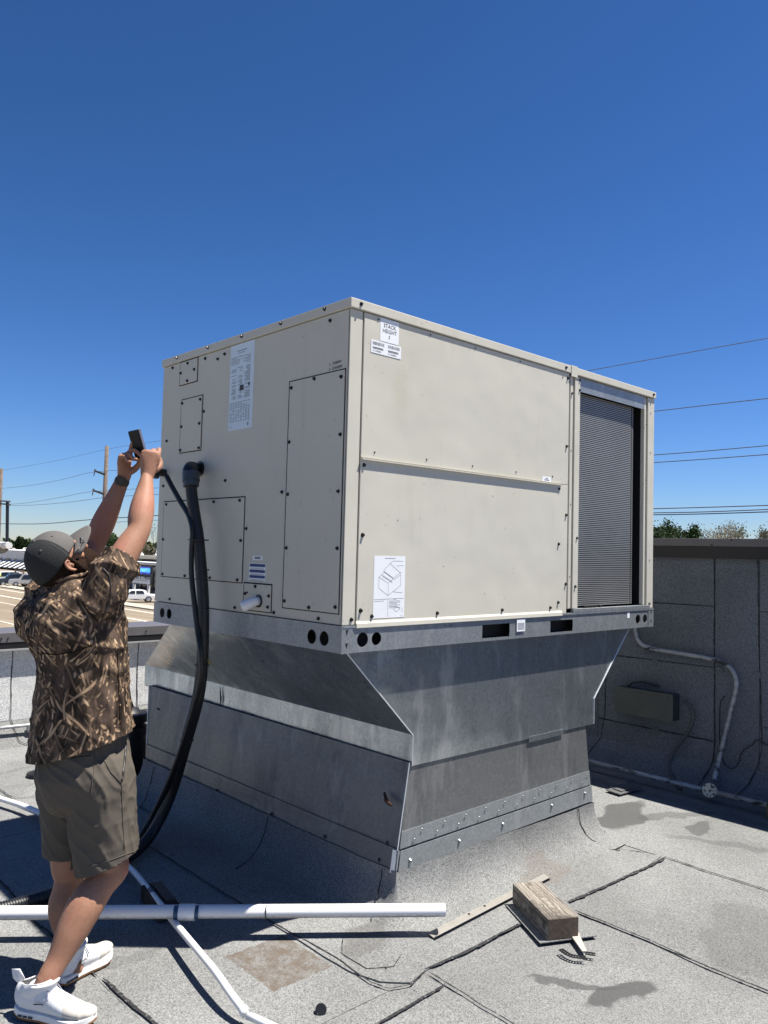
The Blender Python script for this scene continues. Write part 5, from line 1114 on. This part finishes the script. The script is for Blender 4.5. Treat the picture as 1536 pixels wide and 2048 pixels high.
# arms
def arm(sh, el, wr, k):
    d = (wr-el).normalized()
    limb(B, [chest.lerp(sh, .55)+V((0, 0, .0)), sh+V((0, 0, -.015)), sh.lerp(el, .35), sh.lerp(el, .75), el, el.lerp(wr, .22), el.lerp(wr, .45), el.lerp(wr, .75), wr, wr+d*.02], [.06, .062, .056, .050, .043, .047, .045, .034, (.027, .022), (.027, .021)], 22)
arm(rsh, relb, rwr, 0); arm(lsh, lelb, lwr, 1)
# legs
def leg(hp, kn, an, s_):
    bk = V((-1, 0, .0)); 
    limb(B, [pelvis.lerp(hp, .6), hp, hp.lerp(kn, .5), kn+(hp-kn)*.12, kn+V((.008, 0, 0)), kn.lerp(an, .14)+bk*.004, kn.lerp(an, .32)+bk*.016, kn.lerp(an, .55)+bk*.010, kn.lerp(an, .80), an.lerp(kn, .06), an+V((0, 0, -.01))],
         [.095, .098, .082, .064, .059, .055, .063, .056, .040, .036, .037], 24)
leg(rhip, rknee, rank, 1); leg(lhip, lknee, lank, -1)
# feet inside the shoes
def frame_foot(an, heel, toe):
    d = (toe-heel); d.z = 0; return d.normalized()
rheel, rtoe = G(22, 2044), G(196, 2080); lheel, ltoe = G(112, 1999), G(226, 1933)
for i_, an_, h_, t_ in ((0, rank, rheel, rtoe), (1, lank, lheel, ltoe)):
    d = frame_foot(an_, h_, t_); h_ = V((an_.x, an_.y, 0))-d*(.078 if i_ else .095)
    if i_: lheel, ltoe = h_, h_+d*.25
    else: rheel, rtoe = h_, h_+d*.29
    an0 = V((an_.x, an_.y, .10))
    limb(B, [an_, V((an_.x, an_.y, .085)), V((an_.x, an_.y, .075))], [.036, .032, .028], 14)
# hands: each finger its own chain rooted in the palm
def hand(wr, pdir, pn, side, curls, spread=.16, thumb=None, sc=1.0):
    pd = pdir.normalized(); pn = (pn-pd*pn.dot(pd)).normalized(); sx = pd.cross(pn)*side     # sx points to the thumb side
    L_ = .088*sc
    limb(B, [wr-pd*.01, wr+pd*.03, wr+pd*L_*.65, wr+pd*L_], [(.027*sc, .021*sc), (.034*sc, .018*sc), (.041*sc, .016*sc), (.040*sc, .013*sc)], 18, flat=pn)
    tips = []
    for i, (off, ln, r_) in enumerate([(.030, .078, .0100), (.010, .086, .0102), (-.010, .080, .0097), (-.029, .064, .0086)]):
        c_ = curls[i]; d = (pd+sx*(spread*(1.2-i*.8))*.5).normalized(); p = wr+pd*(L_*(.97-.04*abs(i-1.2)))+sx*off*sc; P = [p-pd*.035*sc, p]; n_ = pn
        ax_ = d.cross(n_).normalized()
        for j, (fr, cu) in enumerate(zip((.45, .31, .24), c_)):
            d = (Matrix.Rotation(-R(cu), 3, ax_)@d).normalized() if (Matrix.Rotation(-R(cu), 3, ax_)@d).dot(pn) > d.dot(pn) else (Matrix.Rotation(R(cu), 3, ax_)@d).normalized()
            p = p+d*ln*fr*sc; P.append(p)
        mb_r = [r_*sc*1.05, r_*sc*1.08, r_*sc, r_*sc*.93, r_*sc*.8]
        limb(B, P, mb_r, 12, k=3); tips.append(P[-1])
    th_ = thumb or [(.018, .012, .018), (.042, .035, .030), (.050, .066, .034), (.046, .093, .030)]
    limb(B, [wr+sx*a*sc+pd*b_*sc+pn*c_*sc for a, b_, c_ in th_], [.015*sc, .0145*sc, .0115*sc, .0095*sc], 12, k=3)
    return tips
phone_c = pj(275, 888, .40); phone_c = at(277, 891, 0, (rwr.x+lwr.x)/2+.02)
r_pd = (at(302, 905, 0, rwr.x+.01)-rwr).normalized(); l_pd = (at(250, 910, 0, lwr.x-.01)-lwr).normalized()
hand(rwr+r_pd*.015, r_pd, V((.35, .9, .1)), -1, [(38, 55, 35), (62, 72, 45), (72, 78, 50), (78, 78, 50)], .12, [(.012, .012, .012), (.040, .034, .026), (.046, .062, .040), (.030, .088, .044)], .96)
hand(lwr+l_pd*.015, l_pd, V((.35, -.9, .1)), 1, [(2, 8, 6), (40, 50, 30), (60, 66, 40), (66, 70, 40)], .12, [(.012, .012, .012), (.038, .030, .026), (.044, .058, .042), (.034, .080, .050)], .96)
me = remesh(B, 'body', .0034, 3, .5)
print('body verts', len(me.vertices))
body = finish(me, 'body', 'skin', man)
# ear
for s_ in (1, -1):
    mb = MB(); E_ = lambda y, z, o=.0: H((.079+o)*s_, y, z)
    limb(mb, [E_(.000, .018, .002), E_(-.007, .027, .006), E_(-.018, .026, .009), E_(-.024, .012, .010), E_(-.021, -.006, .008), E_(-.010, -.022, .004), E_(-.002, -.027, .001)], [.004, .0042, .0045, .0045, .0042, .0055, .004], 8, k=4)
    mb.ball(E_(-.012, .005, .002), (.005, .014, .022), 12, 8, HM); mb.ball(E_(-.002, -.002, .006), (.004, .006, .008), 8, 6, HM)
    finish(remesh(mb, 'ear', .0022, 2), 'ear', 'skin', man)
# beard and hair below the cap
mb = MB(); mb.ball(H(0, .050, -.062), (.075, .072, .058), 22, 14, HM); mb.ball(H(0, .070, -.085), (.042, .036, .036), 18, 10, HM)
for s_ in (1, -1): mb.ball(H(.062*s_, .018, -.040), (.020, .030, .040), 14, 9, HM); limb(mb, [H(.077*s_, .010, .020), H(.078*s_, .012, -.01), H(.072*s_, .016, -.045)], [.008, .012, .02], 10)
me = remesh(mb, 'beard', .003, 2)
for v in me.vertices:
    loc = HM.inverted()@(v.co-hc)
    v.co += v.normal*(mn.noise(v.co*160)*.0016+mn.noise(v.co*340)*.0016)
    if loc.z > -.02 and loc.y > .05: v.co = hc+HM@V((loc.x*.85, loc.y*.80, loc.z))
finish(me, 'beard', 'hair', man)
mb = MB(); mb.ball(H(0, -.030, .005), (.081, .082, .072), 22, 14, HM); me = remesh(mb, 'hair', .003, 1)
for v in me.vertices: v.co += v.normal*(mn.noise(v.co*150)*.0025)
finish(me, 'hair', 'hair', man)
# spectacles
gl = MB(); fz = .018
for s_ in (1, -1):
    gl.tube([H(.083*s_, -.01, fz), H(.080*s_, .05, fz+.002), H(.070*s_, .098, fz+.002)], .0020, 6)
    r0 = [H(.070*s_, .100, fz+.014), H(.030*s_, .112, fz+.016), H(.012*s_, .114, fz+.008), H(.014*s_, .112, fz-.018), H(.040*s_, .108, fz-.024), H(.068*s_, .098, fz-.012)]
    gl.tube(r0+[r0[0]], .0020, 6)
gl.tube([H(.012, .114, fz+.006), H(-.012, .114, fz+.006)], .002, 6); gl.build('spectacles', 'glassframe', man, True)
# cap
def capsurf(name, a0, a1, e0, e1, mat, off=0, parent=None):
    n1, n2 = 40, 18; mb = MB()
    for i in range(n1+1):
        a = a0+(a1-a0)*i/n1
        for j in range(n2+1):
            e = e0+(e1-e0)*j/n2; rx, ry, rz = .088+off, .107+off, .100+off
            zc = math.sin(e); cx = math.cos(e)
            cx = cx**.82
            x = rx*cx*math.cos(a); y = -.012+ry*cx*math.sin(a); z = .040+rz*zc - (.022*(1-zc) if math.sin(a) < 0 else .0)*(-math.sin(a))
            mb.v.append(H(x, y, z))
    for i in range(n1):
        for j in range(n2):
            k = i*(n2+1)+j; mb.f.append((k, k+n2+1, k+n2+2, k+1))
    o = mb.build(name, mat, man, True); s_ = o.modifiers.new('s', 'SOLIDIFY'); s_.thickness = .003; s_.offset = 1; return o
capf = capsurf('cap_front', R(15), R(165), 0, R(90), 'capfront')
capb = capsurf('cap_back', R(165), R(375), R(-4), R(90), 'capmesh', -.0005)
mb = MB()
for a in (R(15), R(165), R(-55), R(235)): mb.tube([H((.0885)*(max(math.cos(e), .0)**.82)*math.cos(a), -.012+.1075*(max(math.cos(e), 0)**.82)*math.sin(a), .0405+.1005*math.sin(e)-(.022*(1-math.sin(e)) if math.sin(a) < 0 else 0)*(-math.sin(a))) for e in [R(x) for x in range(0, 91, 6)]], .0018, 5)
mb.build('cap_seam', 'capfront', man, True); MB().ball(H(0, -.012, .142), (.009, .009, .005), 10, 6, HM).build('cap_button', 'capfront', man, True)
for a in (R(-20), R(40), R(200), R(140)):
    e = R(52); c_ = math.cos(e)**.82; p = H(.0905*c_*math.cos(a), -.012+.1095*c_*math.sin(a), .042+.1*math.sin(e)-(.022*(1-math.sin(e)) if math.sin(a) < 0 else 0)*(-math.sin(a))); n_ = (p-H(0, -.012, .04)).normalized()
    MB().tube([p, p+n_*.002], .0045, 10).build('eyelet', 'capfront', man)
mb = MB(); n1, n2 = 24, 8
for i in range(n1+1):
    u = -1+2*i/n1
    for j in range(n2+1):
        v_ = j/n2; x = u*(.080+.006*v_); yb = -.012+.106*math.sqrt(max(0, 1-(x/.090)**2))-.003; yl = .092*(1-abs(u)**3*.65)
        mb.v.append(H(x, yb+yl*v_, .047-.020*u*u*1.2-.016*v_*v_-.006*v_))
for i in range(n1):
    for j in range(n2): k = i*(n2+1)+j; mb.f.append((k, k+n2+1, k+n2+2, k+1))
o = mb.build('cap_brim', 'capfront', man, True); s_ = o.modifiers.new('s', 'SOLIDIFY'); s_.thickness = .004
# --- shirt
def elevate(me, fn):
    n = len(me.vertices); co = np.empty(n*3); no = np.empty(n*3); me.vertices.foreach_get('co', co); me.vertices.foreach_get('normal', no); co = co.reshape(-1, 3); no = no.reshape(-1, 3)
    d = np.array([fn(V(c)) for c in co]); co += no*d[:, None]; me.vertices.foreach_set('co', co.ravel()); me.update()
S = MB()
lev = [(1560, 169, .205, .212), (1535, 169, .203, .210), (1505, 168, .196, .204), (1470, 168, .188, .196), (1420, 165, .180, .188), (1370, 166, .172, .180), (1320, 167, .164, .175), (1270, 157, .172, .184), (1225, 148, .178, .190), (1190, 143, .140, .158), (1168, 138, .090, .105), (1154, 134, .066, .070)]
def scr(y, cx, hw):   # rings centred from the picture, horizontal ellipses
    return at(cx, y, 1, YC)
P = [scr(y, cx, 0) for y, cx, a, b_ in lev]; rr = [(a*.98, b_*.98) for y, cx, a, b_ in lev]
S.tube(P, [(b_, a) for a, b_ in rr], 36, flat=EX)
rse = rsh.lerp(relb, .52); lse = lsh.lerp(lelb, .50)
limb(S, [chest.lerp(rsh, .35)+V((0, 0, -.02)), rsh.lerp(chest, .12)+V((0, 0, -.03)), rsh.lerp(relb, .25), rse, rsh.lerp(relb, .70)], [.085, .076, .078, .077, .078], 26)
limb(S, [chest.lerp(lsh, .35)+V((0, 0, .01)), lsh.lerp(chest, .12)+V((0, 0, -.012)), lsh.lerp(lelb, .25), lse, lsh.lerp(lelb, .70)], [.115, .110, .092, .082, .080], 26)
S.ball(pj(70, 1235, .56), (.07, .10, .10), 16, 10)
me = remesh(S, 'shirt', .0062, 10, .5)
def cut(me, co, no, near=None, rad=.2, flt=None):
    bm = bmesh.new(); bm.from_mesh(me)
    if near is None: geom = bm.verts[:]+bm.edges[:]+bm.faces[:]
    else:
        vs = set(v for v in bm.verts if (v.co-near).length < rad and (flt is None or flt(v.co))); fs = [f for f in bm.faces if all(v in vs for v in f.verts)]; es = set(e for f in fs for e in f.edges); vv = set(v for f in fs for v in f.verts); geom = list(vv)+list(es)+fs
    bmesh.ops.bisect_plane(bm, geom=geom, plane_co=co, plane_no=no, clear_outer=True)
    bm.to_mesh(me); bm.free()
cut(me, rse, (relb-rsh).normalized()*1, rsh.lerp(relb, .72), .17); cut(me, lse, (lelb-lsh).normalized(), lsh.lerp(lelb, .72), .17)
atd = lambda px, py, dp: CAM + (_f + _r*((px-768)/FPX) - _u*((py-1024)/FPX))*dp
hem_a, hem_b = atd(68, 1514, 2.95), atd(262, 1456, 2.95); hd = (hem_b-hem_a).normalized(); hn = V((hd.z, 0, -hd.x)).normalized()
hn = _f.cross(hd).normalized(); hn = hn if hn.z < 0 else -hn
hn = (hn+V((0, 0, -.08))).normalized()
cut(me, at(165, 1488, 1, YC), hn)
bmc = bmesh.new(); bmc.from_mesh(me); bmesh.ops.subdivide_edges(bmc, edges=[], cuts=0); bmc.to_mesh(me); bmc.free()
def folds(c):
    q = c+V((mn.noise(c*4), mn.noise(c*4+V((9, 0, 0))), mn.noise(c*4+V((0, 9, 0)))))*.05
    # diagonal pulls from the raised arms down to the opposite side plus small crumples
    a = 1-abs(mn.noise(V((q.x*3+q.z*11-q.y*5, q.y*6+q.z*2, q.x*3))))*2
    b_ = 1-abs(mn.noise(V((q.z*5+q.x*2, q.x*13+q.y*9+q.z*3, 4))))*2
    z = c.z; up = max(0, min(1, (z-1.18)/.2)); low = max(0, min(1, (1.05-z)/.15))
    return .016*max(0, a)**2*(.35+.65*up)+.012*max(0, b_)**2*(.5+.5*low)+mn.noise(q*22)*.0022+mn.noise(q*9)*.006-.009
elevate(me, folds)
sh = finish(me, 'shirt', 'camo', man); s_ = sh.modifiers.new('s', 'SOLIDIFY'); s_.thickness = .0025; s_.offset = -1
# collar + seam piping
mb = MB(); cc_ = at(134, 1158, 1, YC)
MB().tube([cc_+V((.080*math.cos(a), .078*math.sin(a), .012+.02*math.cos(a))) for a in [2*math.pi*i/24 for i in range(25)]], .009, 8).build('collar', 'camo', man, True)
# --- shorts
T = MB()
wst = at(168, 1462, 1, YC)
wl = [(wst+V((0, 0, .02)), .148, .155), (wst, .150, .158), (at(167, 1490, 1, YC), .160, .166), (at(167, 1530, 1, YC), .172, .176), (at(174, 1570, 1, YC), .162, .170), (at(180, 1600, 1, YC), .13, .14)]
T.tube([w[0] for w in wl], [(w[2], w[1]) for w in wl], 32, flat=EX)
rhe, lhe = at(214, 1722, 1, .31), at(139, 1692, 1, .52)
rk2, lk2 = rhe+(rhe-rhip).normalized()*.06, lhe+(lhe-lhip).normalized()*.12
limb(T, [pelvis.lerp(rhip, .5), rhip+V((.005, 0, -.02)), rhip.lerp(rhe, .5), rhe, rk2], [.13, (.128, .128), (.112, .116), (.110, .118), (.110, .120)], 28)
limb(T, [pelvis.lerp(lhip, .5), lhip+V((.0, 0, -.02)), lhip.lerp(lhe, .5), lhe, lk2], [.12, .112, .104, .102, .102], 28)
me = remesh(T, 'shorts', .006, 8, .5)
rn = (rhe-rhip).normalized(); ln_ = (lhe-lhip).normalized()
ha, hb = atd(172, 1742, 2.9), atd(286, 1702, 2.9); hdir = (hb-ha).normalized(); hn2 = _f.cross(hdir).normalized(); hn2 = hn2 if hn2.z < 0 else -hn2
cut(me, rhe, hn2, rhe+V((0, -.02, -.03)), .30, lambda c: c.y < .435)
cut(me, at(140, 1708, 1, .50), V((0, 0, -1)), lhe+V((0, .03, -.045)), .30, lambda c: c.y >= .425)
def sfolds(c):
    q = c+V((mn.noise(c*5), mn.noise(c*5+V((9, 0, 0))), mn.noise(c*5+V((0, 9, 0)))))*.04
    a = 1-abs(mn.noise(V((q.x*9+q.y*7, q.z*3.0+q.x*5, 2))))*2; b_ = 1-abs(mn.noise(V((q.z*13, q.x*4, q.y*4))))*2
    top = max(0, min(1, (c.z-.86)/.06)); g_ = abs(math.sin(math.atan2(c.y-YC, c.x-wst.x)*26))*.0035*top
    dr = 1-abs(mn.noise(V((q.x*10+q.y*8, q.z*1.6, 7))))*2
    cr = 1-abs(mn.noise(V((q.x*16+q.z*9, q.y*14-q.z*12, 3))))*2
    return .004*max(0, a)**2+.0015*max(0, b_)**2+.012*max(0, dr)**2+.005*max(0, cr)**3+mn.noise(q*14)*.0022-.009+g_
elevate(me, sfolds)
shs = finish(me, 'shorts', 'shorts', man); s_ = shs.modifiers.new('s', 'SOLIDIFY'); s_.thickness = .0025; s_.offset = -1
# pocket welt, side seam (laid on the surface by ray casting toward the cloth from outside)
bpy.context.view_layer.update()
dg = bpy.context.evaluated_depsgraph_get()
def onmesh(obj, px, py):
    d = (_f + _r*((px-768)/FPX) - _u*((py-1024)/FPX)).normalized(); o0 = V(man['_o']); ok, loc, nor, ix = obj.evaluated_get(dg).ray_cast(CAM-o0, d)
    return (loc+o0, nor) if ok else (None, None)
def surfline(obj, pts, r_, name, mat, lift=.0):
    P = []
    for x, y in pts:
        p, n_ = onmesh(obj, x, y)
        if p is not None: P.append(p+n_*lift)
    if len(P) > 1: MB().tube(P, r_, 6).build(name, mat, man, True)
def dense(pts, n=6):
    out = []
    for (a, b_), (c_, d) in zip(pts[:-1], pts[1:]): out += [(a+(c_-a)*i/n, b_+(d-b_)*i/n) for i in range(n)]
    return out+[pts[-1]]
surfline(shs, dense([(112, 1512), (145, 1516), (182, 1511)]), .0028, 'pocket_welt', 'black')
surfline(shs, dense([(110, 1509), (145, 1511), (183, 1507)]), .0022, 'pocket_welt', 'shorts')
surfline(shs, dense([(252, 1485), (250, 1510), (247, 1540), (243, 1563)]), .0045, 'pocket_opening', 'black')
surfline(shs, dense([(192, 1490), (205, 1515), (222, 1545), (243, 1566)]), .0022, 'pocket_edge', 'shorts', .001)
surfline(shs, dense([(243, 1566), (244, 1600), (246, 1650), (249, 1696)]), .0016, 'side_seam', 'shorts', .001)
surfline(shs, dense([(187, 1490), (188, 1540), (180, 1600)]), .0014, 'back_seam', 'shorts', .0008)
surfline(shs, dense([(176, 1733), (200, 1728), (240, 1713), (283, 1697)]), .0014, 'hem_stitch', 'shorts', .0008)
surfline(sh, dense([(206, 1136), (218, 1150), (222, 1175), (219, 1205), (205, 1235)]), .0022, 'sleeve_seam', 'black', .001)
surfline(sh, dense([(155, 1195), (178, 1225), (196, 1243)]), .0018, 'yoke_seam', 'hair', .001)
surfline(sh, dense([(75, 1305), (110, 1309), (150, 1304), (190, 1288)]), .0020, 'back_seam', 'hair', .001)
surfline(sh, dense([(235, 1300), (236, 1350), (238, 1400), (240, 1450)]), .0016, 'side_seam', 'hair', .001)
# waistband
MB().tube([wst+V((0, 0, .045)), wst+V((0, 0, .0))], [(.150, .146), (.156, .150)], 28, flat=EX).build('waistband', 'black', man, 'auto')
# watch
wd = (lwr-lelb).normalized(); wp = lwr-wd*.012
MB().tube([wp-wd*.013, wp-wd*.006, wp+wd*.006, wp+wd*.013], [(.030, .026), (.0325, .029), (.0325, .029), (.030, .026)], 22).build('watch_strap', 'strapm', man, 'auto')
n_ = V((-.5, -.75, .1)); n_ = (n_-wd*n_.dot(wd)).normalized(); MB().obox(wp+n_*.033, wd*.019, wd.cross(n_)*.017, n_*.005).build('watch_case', 'strapm', man, bevel=.003)
nb = V((.5, .8, .1)); nb = (nb-wd*nb.dot(wd)).normalized(); MB().obox(wp+nb*.030, wd*.014, wd.cross(nb)*.012, nb*.004).build('watch_buckle', 'black', man, bevel=.002)
# --- shoes
def shoe(heel, toe, an, nm='shoe'):
    d = toe-heel; d.z = 0; L_ = d.length; d.normalize(); n_ = V((-d.y, d.x, 0)); 
    def Q(u, v_, z): return heel+d*(u*L_)+n_*v_+V((0, 0, z))
    # outsole outline
    prof = [(-.02, .020), (0, .030), (.08, .036), (.2, .036), (.35, .033), (.5, .037), (.65, .045), (.78, .048), (.88, .044), (.96, .030), (1.0, .012)]
    def outline(z, k=1): return [Q(u, w*k, z) for u, w in prof]+[Q(u, -w*k, z) for u, w in prof[::-1]]
    lz = lambda u: .004+.020*max(0, (u-.72)/.28)**2+.012*max(0, (.08-u)/.1)
    def slab(z0, z1, k0, k1, name, mat):
        mb = MB(); n = len(prof)*2; a = [p+V((0, 0, lz((p-heel).dot(d)/L_))) for p in outline(z0, k0)]; b_ = [p+V((0, 0, lz((p-heel).dot(d)/L_))) for p in outline(z1, k1)]
        mb.add(a+b_, [tuple(range(n)), tuple(range(n, 2*n))[::-1]]+[(i, n+i, n+(i+1) % n, (i+1) % n) for i in range(n)]); return mb.build(name, mat, man, 'auto', .0015)
    slab(.004, .012, 1.0, 1.03, 'outsole', 'gum'); slab(.012, .031, 1.05, .98, 'midsole', 'midsole')
    U = MB()
    st = [(.02, .026, .075), (.08, .033, .088), (.18, .035, .090), (.30, .034, .088), (.42, .036, .078), (.55, .040, .062), (.70, .043, .046), (.84, .041, .034), (.95, .028, .026)]
    for (u, w, h_), (u2, w2, h2) in zip(st[:-1], st[1:]):
        for k_ in (0, .5):
            uu = u+(u2-u)*k_; ww = w+(w2-w)*k_; hh = h_+(h2-h_)*k_; U.ball(Q(uu, 0, .030+hh*.42+lz(uu)), (ww*.98, ww*.98, hh*.60), 16, 10)
    limb(U, [Q(.16, 0, .10), V((an.x, an.y, .125))], [.040, .042], 18)
    me = remesh(U, 'upper', .004, 5, .5)
    cz = Q(.2, 0, .128); cut(me, cz, (V((0, 0, 1))-d*.25).normalized())
    cut(me, Q(.3, 0, .026), V((0, 0, -1)))
    mi = finish(me, 'upper', ['shoe', 'shoetoe'], man); o0 = V(man['_o'])
    for pl in mi.data.polygons:
        if (pl.center+o0-heel).dot(d)/L_ > .66: pl.material_index = 1
    so_ = mi.modifiers.new('s', 'SOLIDIFY'); so_.thickness = .004; so_.offset = -1
    # collar, pull tab, laces, swoosh-free side mark
    MB().tube([V((an.x, an.y, .118))+d*(.046*math.cos(a)-.004)+n_*.041*math.sin(a)+V((0, 0, .010*math.cos(a)+.006)) for a in [2*math.pi*i/22 for i in range(23)]], .0055, 8).build('collar', 'shoe', man, True)
    MB().tube([Q(.02, 0, .115), Q(-.05, 0, .142), Q(-.11, 0, .140), Q(-.09, 0, .125), Q(.0, 0, .108)], [(.012, .003)]*5, 10, flat=n_).build('pull_tab', 'shoe', man, True)
    for i in range(5):
        u = .36+.055*i; h_ = .112-.085*(u-.36)-.010; mb = MB()
        mb.tube(crom([Q(u, .024, h_-.012), Q(u+.01, .012, h_+.004), Q(u+.015, 0, h_+.008), Q(u+.02, -.012, h_+.004), Q(u+.03, -.024, h_-.012)], 3), .0026, 6); mb.build('lace', 'lace', man, True)
    for sg in (1, -1):
        MB().tube(crom([Q(.37, 0, .118), Q(.33, .018*sg, .135), Q(.36, .034*sg, .128), Q(.38, .010*sg, .117)], 5), .0022, 6).tube(crom([Q(.37, 0, .118), Q(.42, .020*sg, .116), Q(.46, .038*sg, .085)], 5), .0022, 6).build('lace_bow', 'lace', man, True)
    for sg in (1, -1):
        for i in range(3): p = Q(.10+.07*i, .0375*sg, .022); MB().obox(p, d*.008, n_*.0015*sg, V((0, 0, .003))).build('sole_slot', 'black', man)
        MB().tube([Q(.28, .0385*sg, .068), Q(.40, .0395*sg, .074), Q(.41, .0395*sg, .070)], .0016, 6).build('side_mark', 'black', man)
    MB().tube([V((an.x, an.y, .080)), V((an.x, an.y, .122))], [.036, .0375], 20).build('sock', 'sock', man, 'auto')
shoe(rheel, rtoe, rank); shoe(lheel, ltoe, lank)
# --- phone: held by the man, a thing of its own
pu = V((-.33, 0, .94)).normalized(); pr_ = V((.12, -1, 0)).normalized(); pr_ = (pr_-pu*pr_.dot(pu)).normalized(); pnn = pr_.cross(pu)
ph = thing('smartphone', 'black smartphone held up in both hands in front of the beige unit', 'phone', tuple(phone_c))
o = MB().obox(phone_c, pr_*.038, pu*.064, pnn*.0075).build('phone_body', 'black', ph, bevel=.004)
sd_ = pnn if pnn.x < 0 else -pnn
MB().obox(phone_c+sd_*.0078, pr_*.035, pu*.060, sd_*.0004).build('screen', plain('phone_glass', (.008, .009, .012), .5, spec=.15), ph)
MB().obox(phone_c+pr_*.0384, pu*.058, sd_*.0045, pr_*.001).build('metal_edge', plain('phone_edge', (.5, .42, .42), .25, .7), ph)

# ------------------------------------------------------------------ tidy
for o in bpy.data.objects:
    if '_o' in o: del o['_o']
